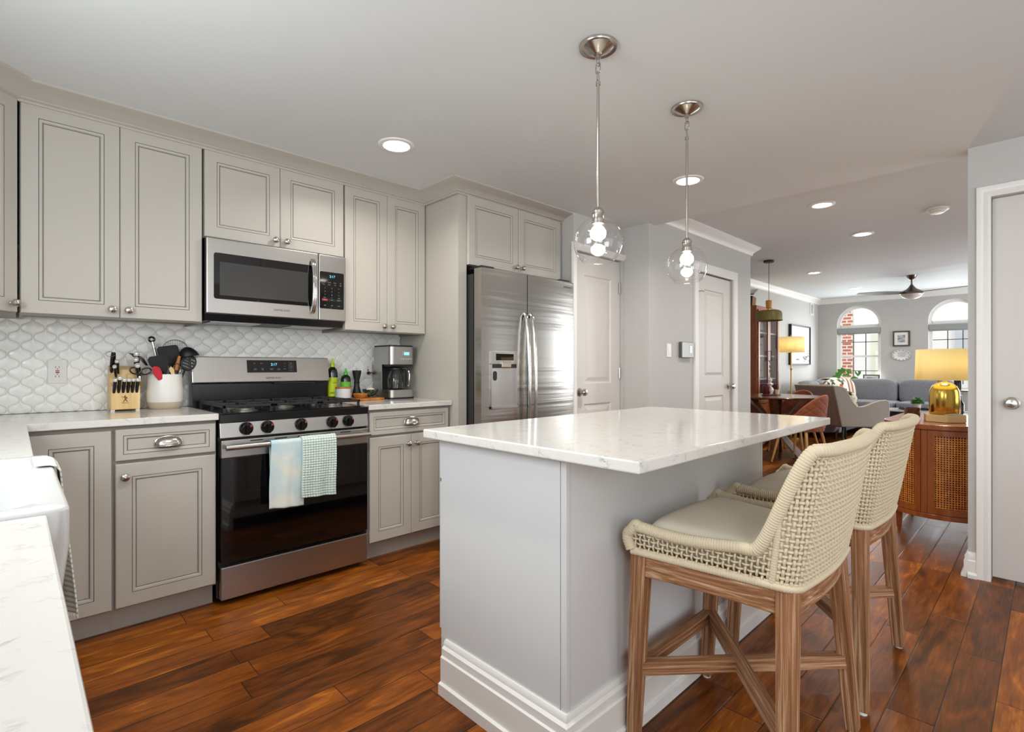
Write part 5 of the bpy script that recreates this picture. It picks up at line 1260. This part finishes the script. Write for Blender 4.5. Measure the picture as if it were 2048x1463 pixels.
tag(MB().lathe([(0, 0), (.024, 0), (.026, .055), (.023, .055), (.021, .03), (0, .03)], n=24).build('votive_cup', mat('cream_votive', (220, 190, 150), .3), None, (7.15, 2.46, tz+.0125)), 'small cream votive cup right of the white vase', 'candle')
# olive pendant
t = thing('pendant_lamp', 'olive green drum pendant with wooden neck over the dining table', 'pendant light', (6.70, 2.40, ZL))
OLV = mat('olive_enamel', (112, 98, 34), .45)
MB().lathe([(0, -.025), (.055, -.025), (.06, -.02), (.06, 0)], n=32).build('canopy', BLACKM, t)
MB().cyl((0, 0, -.02), (0, 0, -.50), .003, n=8).build('cable', BLACKM, t)
MB().lathe([(0, -.49), (.032, -.49), (.036, -.50), (.034, -.585), (.026, -.59), (0, -.59)], n=28).build('wood_neck', LEGW, t)
MB().cyl((0, 0, -.585), (0, 0, -.625), .014, n=16).build('brass_stem', BRASS, t)
MB().shell([(.014, -.612), (.115, -.617), (.138, -.630), (.146, -.65), (.150, -.735), (.155, -.74)], n=56).build('shade', OLV, t, solid=.003)
# china cabinet
t = thing('china_cabinet', 'tall brown wood display cabinet with two glass doors', 'display cabinet', (7.42, 2.82, 0)); W, Dp, H = .84, .32, 1.99
q = MB(); q.box((0, 0, 0), (.03, Dp, H)); q.box((W-.03, 0, 0), (W, Dp, H)); q.box((.03, Dp-.015, .08), (W-.03, Dp, H)); q.box((.03, 0, H-.05), (W-.03, Dp, H)); q.box((.03, 0, .06), (W-.03, Dp, .10)); q.build('carcass', CHERRY, t, smooth=False)
for z in (.62, .95, 1.28, 1.61):
    B((.03, .03, z), (W-.03, Dp-.015, z+.02)).build('shelf', TRIM if z > .7 else CHERRY, t, smooth=False)
for i, (a, b) in enumerate(((.032, W/2-.002), (W/2+.002, W-.032))):
    q = MB(); f = .045; z0, z1 = .62, H-.055
    q.box((a, -.018, z0), (a+f, 0, z1)); q.box((b-f, -.018, z0), (b, 0, z1)); q.box((a+f, -.018, z0), (b-f, 0, z0+f)); q.box((a+f, -.018, z1-f), (b-f, 0, z1))
    d = q.build('glass_door', CHERRY, t, smooth=False, bevel=.002)
    MB().add([(a+f, -.008, z0+f), (b-f, -.008, z0+f), (b-f, -.008, z1-f), (a+f, -.008, z1-f)], [(0, 1, 2, 3)]).build('door_glass', glass_thin('cabinet_glass', (.75, .75, .75), 1.0), d, smooth=False)
    hx = b-.02 if i == 0 else a+.02
    q = MB(); q.tube([(hx, -.018, 1.22), (hx, -.045, 1.22), (hx, -.045, 1.36), (hx, -.018, 1.36)], .005, n=8); q.build('door_handle', BLACKM, d)
    B((a, -.018, .10), (b, 0, .612)).build('lower_door', CHERRY, t, smooth=False, bevel=.002)
WICK = mat('brown_wicker', (122, 84, 44), .8, stripes=(0, [(0, (150, 104, 54)), (.5, (60, 44, 28))], 38))
t = thing('wicker_basket', 'small wicker basket with tilted lid on top of the display cabinet', 'basket', (7.47, 2.90, 1.991), .2)
MB().hexa([(0, 0, 0), (.26, 0, 0), (.26, .18, 0), (0, .18, 0), (-.01, -.01, .14), (.27, -.01, .14), (.27, .19, .14), (-.01, .19, .14)]).build('basket_body', WICK, t, smooth=False)
MB().hexa([(-.03, -.03, .15), (.29, -.03, .25), (.29, .2, .25), (-.03, .2, .15), (-.035, -.03, .165), (.285, -.03, .27), (.285, .2, .27), (-.035, .2, .165)]).build('lid', WALNUT, t, smooth=False)
# floor lamp
t = thing('floor_lamp', 'brass floor lamp with lit cream drum shade left of sofa', 'floor lamp', (8.93, 2.86, 0))
MB().lathe([(0, 0), (.13, 0), (.13, .015), (.02, .025), (0, .025)], n=32).build('lamp_foot', OLDBR, t)
q = MB(); q.cyl((0, 0, .02), (0, 0, 1.62), .010, n=12); q.lathe([(.010, -.02), (.017, 0), (.010, .02)], (0, 0, 1.10), 12); q.lathe([(0, 0), (.012, .003), (.015, .012), (0, .022)], (0, 0, 1.625), 12); q.build('pole', OLDBR, t)
MB().shell([(.192, 1.365), (.182, 1.61)], n=48).build('lamp_shade', SH, t, solid=.002)
q = MB()
for a in (0, 2*PI/3, 4*PI/3): q.cyl((0, 0, 1.60), (.18*math.cos(a), .18*math.sin(a), 1.605), .002, n=6)
q.build('shade_spider', OLDBR, t)
glow(t, 1.46, 6.0, .05)

# ------------------------------------------------------------------ armchair, sofa, coffee table
t = thing('armchair', 'beige tweed armchair with curved arms seen from behind', 'armchair', (8.28, 2.00, 0), math.radians(-31.5))
side = [(0, .30), (.80, .275), (.80, .61), (.785, .645), (.74, .66), (.64, .655), (.52, .625), (.42, .59), (.32, .57), (.25, .58), (.19, .63), (.14, .70), (.09, .79), (.04, .84), (-.04, .865), (-.14, .87)]
for nm, y0_, y1_ in (('arm_side', 0, .07), ('arm_side', .66, .73)):
    a_ = MB().prism(side, y0_, y1_, 0, 'y').build(nm, ACH, t, smooth=False, bevel=.012)
    yy = y0_+.003 if y0_ == 0 else y1_-.003
    MB().tube([(x, yy, z) for x, z in side[1:]], .006, n=8).build('piping', PIPE_, a_)
MB().hexa([(-.0, .06, .29), (.08, .06, .29), (.08, .67, .29), (-.0, .67, .29), (-.14, .06, .87), (-.03, .06, .88), (-.03, .67, .88), (-.14, .67, .87)]).build('backrest', ACH, t, smooth=False, bevel=.02)
B((.05, .07, .285), (.78, .66, .36)).build('seat_base', ACH, t, smooth=False, bevel=.01); MB().sell((.43, .365, .42), (.36, .295, .065), .35, .3).build('seat_cushion', ACH, t)
for x in (.10, .70):
    for y in (.08, .65): MB().cyl((x+(.06 if x > .4 else -.06), y+(.04 if y > .3 else -.04), 0), (x, y, .29), .010, .017, n=10).build('leg', BLACKM, t)
VOR = bpy.data.materials.new('patterned_cotton'); VOR.use_nodes = True; nt = VOR.node_tree; b = nt.nodes['Principled BSDF']; b.inputs['Roughness'].default_value = .9
tc = nt.nodes.new('ShaderNodeTexCoord'); vo = nt.nodes.new('ShaderNodeTexVoronoi'); vo.inputs['Scale'].default_value = 26; sp = nt.nodes.new('ShaderNodeSeparateXYZ'); r = nt.nodes.new('ShaderNodeValToRGB'); r.color_ramp.interpolation = 'CONSTANT'
nt.links.new(tc.outputs['Object'], vo.inputs['Vector']); nt.links.new(vo.outputs['Color'], sp.inputs[0]); nt.links.new(sp.outputs[0], r.inputs[0]); nt.links.new(r.outputs[0], b.inputs['Base Color'])
for i, (p, c) in enumerate(((0, (226, 220, 206)), (.35, (70, 84, 66)), (.5, (40, 44, 52)), (.62, (226, 220, 206)), (.75, (170, 96, 66)), (.85, (90, 120, 110)), (.93, (200, 170, 90)))):
    e = r.color_ramp.elements[i] if i < 2 else r.color_ramp.elements.new(p); e.position = p; e.color = srgb(*c)
def pillow(name, label, m, loc, rot, w_=.42, d_=.09, h_=.42):
    q = MB(); q.sell((0, 0, 0), (w_/2, d_, h_/2), .75, .55, 18, 30)
    o = q.build(name, m, None, loc); o.rotation_euler = rot; return tag(o, label, 'cushion', 'throw pillows on the sofa')
t = thing('sectional_sofa', 'large grey fabric corner sofa below the arched windows', 'sofa', (9.15, 0, 0))
SX0, SX1, SY0, SY1, SYL = 9.15, 11.19, 1.0, 3.03, 2.27; XFs = 10.33
q = MB(); q.prism([(.12, SYL), (XFs-SX0, SYL), (XFs-SX0, SY0), (SX1-SX0, SY0), (SX1-SX0, SY1), (.12, SY1)], .10, .40); q.build('sofa_base', SOFA, t, smooth=False, bevel=.02)
MB().sell((.09, (SYL+SY1)/2, .40), (.10, (SY1-SYL)/2, .30), .35, .25).build('armrest', SOFA, t)
q = B((.12, SY1-.16, .40), (SX1-SX0-.05, SY1, .74)); q.box((SX1-SX0-.16, SY0, .40), (SX1-SX0, SY1-.16, .74)); q.build('back_frame', SOFA, t, smooth=False, bevel=.03)
for x in (.50, 1.14): MB().sell((x, SYL+.33, .47), (.32, .33, .085), .3, .25).build('seat_cushion', SOFA, t)
for y in (1.38, 2.12): MB().sell((XFs-SX0+.34, y, .48), (.35, .37, .085), .3, .25).build('seat_cushion', SOFA, t)
MB().sell((SX1-SX0-.40, 2.72, .475), (.36, .25, .085), .3, .25).build('seat_cushion', SOFA, t)
for x in (.47, 1.07, 1.66): MB().sell((x, SY1-.22, .70), (.30, .12, .20), .45, .4).build('back_cushion', SOFA, t)
for y in (1.40, 2.18): MB().sell((SX1-SX0-.24, y, .715), (.13, .385, .215), .42, .3).build('back_cushion', SOFA, t)
for (x, y) in ((.2, SYL+.08), (.2, SY1-.08), (SX1-SX0-.08, SY0+.08), (XFs-SX0+.08, SY0+.08), (SX1-SX0-.08, SY1-.08)): MB().cyl((x, y, 0), (x, y, .10), .02, .026, n=10).build('foot', DWOOD, t)
STR = mat('striped_pillow', (226, 214, 196), .9, stripes=(0, [(0, (226, 214, 196)), (.28, (96, 92, 104)), (.42, (222, 170, 120)), (.55, (226, 214, 196)), (.72, (120, 110, 112)), (.86, (200, 128, 96))], 7.5))
pillow('throw_pillow', 'striped pillow in warm colours leaning on the grey sofa corner', STR, (10.42, 2.50, .73), (math.radians(-12), 0, math.radians(-38)))
pillow('throw_pillow', 'multicoloured patterned pillow beside the striped pillow', VOR, (10.02, 2.52, .72), (math.radians(-14), 0, math.radians(-42)))
pillow('throw_pillow', 'small patterned pillow standing inside the beige armchair', VOR, (8.64, 2.06, .62), (0, 0, math.radians(58)), .40, .07, .34)['group'] = 'pillow on the armchair'
q = MB()
def fn(u, v):
    s = v*.62-.02; x = 10.45+.52*u+.05*math.sin(v*4); 
    if s < .16: return (x, 2.72-.02*(.16-s)+.012*math.sin(u*9), .70+s*1.4)
    a = (s-.16); return (x, 2.72+a*.7, .924+.03*math.sin(a*8)+.010*math.sin(u*11+a*5)-a*.25)
q.grid(fn, 20, 24); o = q.build('throw_blanket', mat('pale_striped_throw', (226, 220, 212), .95, stripes=(0, [(0, (230, 225, 218)), (.7, (190, 170, 160))], 22)), solid=.012); tag(o, 'pale striped throw blanket over the sofa back in the corner', 'blanket')
t = thing('coffee_table', 'oval white marble coffee table on dark patterned base', 'coffee table', (9.80, 1.36, .0105), math.radians(8))
MB().lathe([(0, .455), (.33, .455), (.35, .462), (.35, .478), (0, .484)], n=56, sy=1.7).build('tabletop', mat('white_marble', (222, 218, 220), .12, mott=((196, 192, 196), (6, 6, 6), .5, .75)), t)
MB().lathe([(.24, 0), (.26, .02), (.25, .40), (.22, .455), (0, .455)], n=40, sy=1.7).build('drum_base', mat('carved_dark_base', (52, 50, 54), .6, mott=((120, 116, 118), (16, 16, 16), .55, .6)), t)
t = thing('serving_tray', 'black handled tray on the coffee table', 'tray', (9.70, 1.40, .4955), math.radians(30))
q = MB(); q.box((-.10, -.17, 0), (.10, .17, .008)); q.box((-.10, -.17, .008), (-.092, .17, .022)); q.box((.092, -.17, .008), (.10, .17, .022)); q.box((-.092, -.17, .008), (.092, -.162, .022)); q.box((-.092, .162, .008), (.092, .17, .022)); q.build('tray_body', BLACKM, t, smooth=False)
q = MB(); q.tube([(-.05, .166, .022), (-.04, .166, .045), (.04, .166, .045), (.05, .166, .022)], .005); q.build('handle', BLACKM, t)
def bushy(name, label, loc, pr, ph, fr, fh, n, lm, pm, ls=.03, seed=1):
    t = thing(name, label, 'plant', loc); MB().lathe([(0, 0), (pr*.85, 0), (pr, ph), (pr*.9, ph), (pr*.85, ph-.01), (0, ph-.012)], n=28).build('pot', pm, t)
    rnd = random.Random(seed); q = MB()
    for i in range(n):
        a = rnd.uniform(0, 2*PI); e = rnd.uniform(0, 1); r = fr*rnd.random()**.5; c = Vector((r*math.cos(a), r*math.sin(a), ph+fh*e*(1-(r/fr)**2*.6))); d = Vector((math.cos(a), math.sin(a), rnd.uniform(.1, 1))).normalized(); s_ = d.cross(Vector((0, 0, 1))).normalized()*ls*.45; nn = s_.cross(d).normalized()*ls*.1
        q.add([c, c+d*ls*.5+s_+nn, c+d*ls, c+d*ls*.5-s_+nn], [(0, 1, 2, 3)])
    q.build('foliage', lm, t, smooth=False); return t
bushy('potted_plant', 'small bushy green plant in white pot on black tray', (9.72, 1.37, .5045), .045, .07, .07, .10, 240, GREEN, mat('patterned_pot', (206, 198, 186), .5), .035, 5)
for i in range(2):
    b_ = MB(); b_.box((-.11, -.15, 0), (.11, .15, .022)); o = b_.build('book', [mat('cream_book', (222, 208, 176), .6), mat('tan_book', (206, 180, 140), .6)][i], None, (9.78, 1.08, .4955+.0225*i), math.radians(10+12*i), smooth=False, bevel=.002); tag(o, ['lower cream book stacked on the marble coffee table', 'upper tan book stacked on the marble coffee table'][i], 'book', 'books on the coffee table')
RUG = mat('pale_patterned_rug', (204, 198, 200), .95, mott=((156, 150, 156), (7, 7, 7), .46, .6), bump=((200, 200, 200), .5, .003))
tag(B((8.75, .1, .0), (10.31, 2.15, .010)).build('area_rug', RUG, smooth=False), 'pale faded patterned rug under the coffee table', 'rug')
# sill plants and frame
t = thing('potted_plant', 'leafy green plant in pale grey pot on left window sill', 'plant', (11.27, 2.66, WZ0+.002))
MB().lathe([(0, 0), (.055, 0), (.072, .12), (.066, .12), (.06, .11), (0, .108)], n=28).build('pot', mat('pale_grey_pot', (190, 190, 192), .6), t)
q = MB()
def leaf(q, base_, tip, w_, n=8):
    base_, tip = Vector(base_), Vector(tip); d = tip-base_; s_ = d.cross(Vector((-1, .3, .2))).normalized(); 
    L = []; Rr = []
    for i in range(n+1): f = i/n; k = math.sin(PI*f**.8)*w_/2; c = base_+d*f+Vector((0, 0, -.15*d.length*f*f)); L.append(c+s_*k+Vector((.01, 0, 0))); Rr.append(c-s_*k+Vector((.01, 0, 0)))
    vs = L+Rr; q.add(vs, [(i, i+1, n+1+i+1, n+1+i) for i in range(n)])
for (dy, dz, w_, r_) in ((.13, .10, .10, .15), (.17, .03, .09, .12), (.05, .20, .09, .1), (-.06, .17, .10, .1), (-.04, .08, .08, .1), (.10, .17, .09, .1), (-.16, .0, .07, .1), (.02, .07, .09, .1)):
    b_ = Vector((-.01, dy*.5, .12+dz*.5)); tp = Vector((-.03, dy, .12+dz)); q.tube([Vector((0, 0, .10)), b_], .002, n=5); leaf(q, b_, tp+Vector((0, dy*.3, .02)), w_)
q.tube([(0, 0, .10), (0, -.08, .16), (-.01, -.16, .10)], .002, n=5)
q.build('foliage', GREEN, t)
t = thing('leaf_stem', 'single heart shaped leaf rising from glass on window sill', 'plant', (11.26, 2.46, WZ0+.002))
MB().shell([(.03, 0), (.03, .08)], n=20).build('glass', GLASS, t); q = MB(); q.tube([(0, 0, .0), (0, .01, .12), (0, 0, .21)], .002, n=5); q.add([(0, 0, .20), (-.01, .05, .27), (-.01, .045, .21), (-.01, 0, .155), (-.01, -.045, .21), (-.01, -.05, .27), (-.01, 0, .25)], [(0, 1, 2, 3, 4, 5, 6)]); q.build('foliage', GREEN, t, smooth=False)
FRM = mat('dark_brown_frame', (70, 56, 48), .5); MATB = mat('mat_board', (228, 224, 218), .8)
def frame(label, loc, rz, w_, h_, f, fm, inner, dep=.02, tilt=0, prints=None, cat='picture frame', name='picture_frame'):
    t = thing(name, label, cat, loc, rz); t.rotation_euler = (tilt, 0, rz)
    q = MB(); q.box((-w_/2, -dep, 0), (w_/2, 0, f)); q.box((-w_/2, -dep, h_-f), (w_/2, 0, h_)); q.box((-w_/2, -dep, f), (-w_/2+f, 0, h_-f)); q.box((w_/2-f, -dep, f), (w_/2, 0, h_-f)); q.build('frame', fm, t, smooth=False)
    B((-w_/2+f, -dep*.6, f), (w_/2-f, -.002, h_-f)).build('mat_board', MATB, t, smooth=False)
    if inner: iw, ih, im = inner; B((-iw/2, -dep*.6-.001, h_/2-ih/2), (iw/2, -dep*.6, h_/2+ih/2)).build('print', im, t, smooth=False)
    return t
PHOTO = mat('grey_photo', (60, 60, 62), .4, mott=((190, 190, 192), (14, 14, 20), .35, .6))
frame('small square dark frame with grey print between arched windows', (XF-.002, 1.825, 1.50), -PI/2, .245, .27, .022, FRM, (.11, .13, PHOTO))
frame('small photo frame leaning on the left window sill', (11.25, 2.25, WZ0+.003), -PI/2, .25, .19, .016, FRM, (.15, .10, PHOTO), tilt=0)
ART = mat('pale_landscape_art', (200, 203, 202), .5, mott=((150, 156, 158), (1.6, 1, 2.4), .52, .72))
t = frame('large pale artwork in deep black frame on left living wall', (10.22, YL-.001, 1.17), 0, 1.04, .71, .022, BLACKM, (.98, .66, ART), dep=.05)
q = MB()
for i in range(26):
    a = random.Random(i); x = .12+a.uniform(0, .34); z = .06+a.uniform(0, .10)+max(0, (x-.32))*1.0*a.random(); q.sell((x, -.0315, z), (a.uniform(.012, .035), .0008, a.uniform(.006, .02)), 1, 1, 6, 10)
for i in range(8): q.sell((-.22+.02*i, -.0315, .09+.008*(i % 3)), (.018, .0008, .010), 1, 1, 6, 10)
q.build('painted_shapes', INK, t)
t = thing('decorative_plate', 'oval white patterned plate hanging below the small frame', 'plate', (XF-.003, 1.825, 1.345)); 
q = MB(); PP = [(0, .008), (.085, .008), (.10, .014), (.13, .020), (.132, .016), (.10, .004), (0, .002)]; n = 44
q.add([(-z, r*math.cos(2*PI*k/n), .72*r*math.sin(2*PI*k/n)) for r, z in PP for k in range(n)], [(i*n+k, i*n+(k+1) % n, (i+1)*n+(k+1) % n, (i+1)*n+k) for i in range(len(PP)-1) for k in range(n)]); pl = q.build('plate_body', mat('plate_white', (222, 220, 218), .3), t)
for k in range(14):
    a = 2*PI*k/14; q = MB(); q.sell((-.021, .116*math.cos(a), .72*.116*math.sin(a)), (.0008, .010, .006), 1, 1, 6, 10); q.build('rim_motif', mat('motif_grey', (92, 92, 96), .5), pl)
q = MB()
for r in range(5):
    for k in range(6): q.box((-.0095, -.052+.018*k+(.002*((r*k) % 3)), .034-.016*r), (-.0083, -.040+.018*k, .039-.016*r))
q.build('centre_script', mat('motif_grey', (92, 92, 96), .5), pl, smooth=False)
t = thing('wall_vent', 'white return air vent high on the left living wall', 'air vent', (10.95, YL-.001, 1.97+.15))
q = MB(); q.box((-.10, -.012, 0), (.10, 0, .02)); q.box((-.10, -.012, .20), (.10, 0, .22)); q.box((-.10, -.012, .02), (-.08, 0, .20)); q.box((.08, -.012, .02), (.10, 0, .20)); q.build('vent_frame', TRIM, t, smooth=False)
for i in range(8): B((-.08, -.009, .027+.022*i), (.08, -.002, .037+.022*i)).build('louvre', TRIM, t, smooth=False)
B((-.08, -.002, .02), (.08, 0, .20)).build('vent_backing', BLACKM, t, smooth=False)
# ceiling fan
t = thing('ceiling_fan', 'brushed bronze ceiling fan with blades in the living room', 'ceiling fan', (9.25, 1.37, ZL))
FM = mat('bronze_nickel', (120, 112, 106), .3, 1.0)
MB().lathe([(.012, -.065), (.03, -.06), (.055, -.03), (.065, 0)], n=32).build('canopy', FM, t)
MB().cyl((0, 0, -.06), (0, 0, -.15), .011, n=14).build('downrod', FM, t)
MB().lathe([(0, -.13), (.014, -.13), (.03, -.16), (.06, -.195), (.115, -.225), (.135, -.24), (.138, -.262), (.13, -.27), (0, -.27)], n=40).build('motor_housing', FM, t)
MB().lathe([(.128, -.27), (.12, -.295), (.09, -.322), (.05, -.337), (0, -.342)], n=40).build('light_bowl', mat('frosted_bowl', (225, 222, 216), .3), t)
for k in range(3):
    a = math.radians([128, 248, 8][k]); q = MB(); N = 14; vs = []
    for i in range(N+1):
        f = i/N; r_ = .11+.60*f; w_ = (.055+.03*math.sin(PI*min(1, f*1.1)))*(1-.35*f**5); tl = .16
        for s_, zz in ((-1, 0), (1, 0), (1, .006), (-1, .006)): x, y = r_, s_*w_; vs.append((x*math.cos(a)-y*math.sin(a), x*math.sin(a)+y*math.cos(a), -.252+zz+y*tl*.9))
    fs = [(i*4+k_, i*4+(k_+1) % 4, i*4+4+(k_+1) % 4, i*4+4+k_) for i in range(N) for k_ in range(4)]+[(0, 1, 2, 3), (N*4+3, N*4+2, N*4+1, N*4)]
    q.add(vs, fs).build('blade', mat('fan_blade_grey', (112, 108, 106), .5), t, smooth=False)
# rubber plant and bar cart
t = thing('rubber_plant', 'tall rubber plant with dark leaves before the right window', 'plant', (10.95, .70, 0))
MB().lathe([(0, 0), (.12, 0), (.15, .28), (.14, .28), (.13, .26), (0, .26)], n=32).build('pot', mat('dark_pot', (70, 68, 66), .6), t)
q = MB(); q.tube([(0, 0, .25), (.01, .02, .8), (-.01, .06, 1.2), (0, .08, 1.5)], [.010, .008, .006, .003], n=7); q.build('stem', DWOOD, t)
q = MB()
for i in range(17):
    z = .62+.054*i; a = 2.4*i; d = Vector((math.cos(a), math.sin(a), .9)).normalized(); c0_ = Vector((0, .05+.002*i, z)); tp = c0_+d*(.20-.003*i)
    s_ = d.cross(Vector((0, 0, 1))).normalized(); n = 8; L = []; Rr = []
    for j in range(n+1): f = j/n; kk = .042*math.sin(PI*f**.9); c1 = c0_.lerp(tp, f)+Vector((0, 0, -.04*f*f)); L.append(c1+s_*kk); Rr.append(c1-s_*kk)
    q.add(L+Rr, [(j, j+1, n+2+j, n+1+j) for j in range(n)])
q.build('foliage', DGREEN, t)
t = thing('bar_cart', 'metal framed bar cart behind the gold lamp at right', 'bar cart', (8.0, .52, 0))
q = MB()
for x in (-.22, .22):
    for y in (-.32, .32): q.cyl((x, y, 0), (x, y, .88), .009, n=10)
for z in (.30, .58, .86): q.tube([(-.22, -.32, z), (.22, -.32, z), (.22, .32, z), (-.22, .32, z)], .008, n=8, closed=True)
q.build('cart_frame', OLDBR, t)
for z in (.30, .58, .86): B((-.215, -.315, z-.004), (.215, .315, z+.004)).build('shelf', DGLASS, t, smooth=False)
for i, (x, y, z, h_, m_, lb) in enumerate(((-.1, .22, .865, .24, DOIL, 'dark green bottle on top shelf of the bar cart'), (.02, .10, .865, .20, COPG, 'amber bottle on top shelf of the bar cart'), (-.08, .2, .585, .22, DOIL, 'dark bottle on middle shelf of the bar cart'))):
    tag(MB().lathe([(0, 0), (.036, 0), (.038, h_*.55), (.014, h_*.72), (.014, h_), (0, h_)], n=20).build('liquor_bottle', m_, None, (8.0+x, .52+y, z)), lb, 'bottle', 'bottles on the bar cart')

# ------------------------------------------------------------------ outside the arched windows
def brick():
    m = bpy.data.materials.new('red_brick'); m.use_nodes = True; nt = m.node_tree; b = nt.nodes['Principled BSDF']; tc = nt.nodes.new('ShaderNodeTexCoord'); mp = nt.nodes.new('ShaderNodeMapping'); mp.inputs['Rotation'].default_value = (PI/2, 0, PI/2)
    sp = nt.nodes.new('ShaderNodeSeparateXYZ'); cb = nt.nodes.new('ShaderNodeCombineXYZ'); br = nt.nodes.new('ShaderNodeTexBrick'); br.inputs['Scale'].default_value = 1; br.inputs['Brick Width'].default_value = .22; br.inputs['Row Height'].default_value = .085; br.inputs['Mortar Size'].default_value = .014
    br.inputs['Color1'].default_value = srgb(190, 108, 80); br.inputs['Color2'].default_value = srgb(168, 86, 62); br.inputs['Mortar'].default_value = srgb(220, 208, 196)
    nt.links.new(tc.outputs['Object'], sp.inputs[0]); nt.links.new(sp.outputs[1], cb.inputs[0]); nt.links.new(sp.outputs[2], cb.inputs[1]); nt.links.new(cb.outputs[0], br.inputs['Vector']); nt.links.new(br.outputs[0], b.inputs['Base Color']); return m
t = thing('neighbouring_house', 'pale house with brick corner seen through the arched windows', 'building', (16, 0, 0))
B((0, -8, 0), (3, 3.62, 7)).build('white_wall', mat('white_render', (232, 230, 226), .8), t, smooth=False)
B((-.05, 3.62, 0), (3, 3.95, 7)).build('brick_wall', brick(), t, smooth=False); B((0, 3.95, 0), (3, 8, 7)).build('white_wall', mat('pink_white_render', (226, 216, 208), .8), t, smooth=False)
q = MB(); q.box((-.06, 2.0, 0), (0, 3.2, 1.98)); g_ = q.build('garage_surround', mat('cream_frame', (214, 214, 196), .7), t, smooth=False)
B((-.075, 2.1, 0), (-.06, 3.1, 1.55)).build('garage_door', mat('cream_door', (226, 226, 214), .6), g_, smooth=False); B((-.08, 2.15, 1.62), (-.06, 3.0, 1.85)).build('transom_glass', mat('dim_glass', (120, 124, 116), .2), g_, smooth=False)
for y in (-.2, 1.0): 
    f_ = B((-.05, y, .9), (0, y+.6, 2.1)).build('window', mat('grey_frame', (206, 206, 204), .6), t, smooth=False); B((-.06, y+.06, .96), (-.05, y+.54, 2.04)).build('pane', mat('pale_glass', (190, 194, 196), .15), f_, smooth=False)
q = MB(); q.box((-.16, 2.42, 3.15), (0, 2.66, 3.19)); q.box((-.13, 2.46, 3.0), (-.03, 2.62, 3.15)); q.build('wall_lantern', BLACKM, t, smooth=False)
struct(B((XF+.25, -10, -.12), (30, 10, -.02)).build('ground', mat('pale_paving', (190, 186, 180), .9), smooth=False))
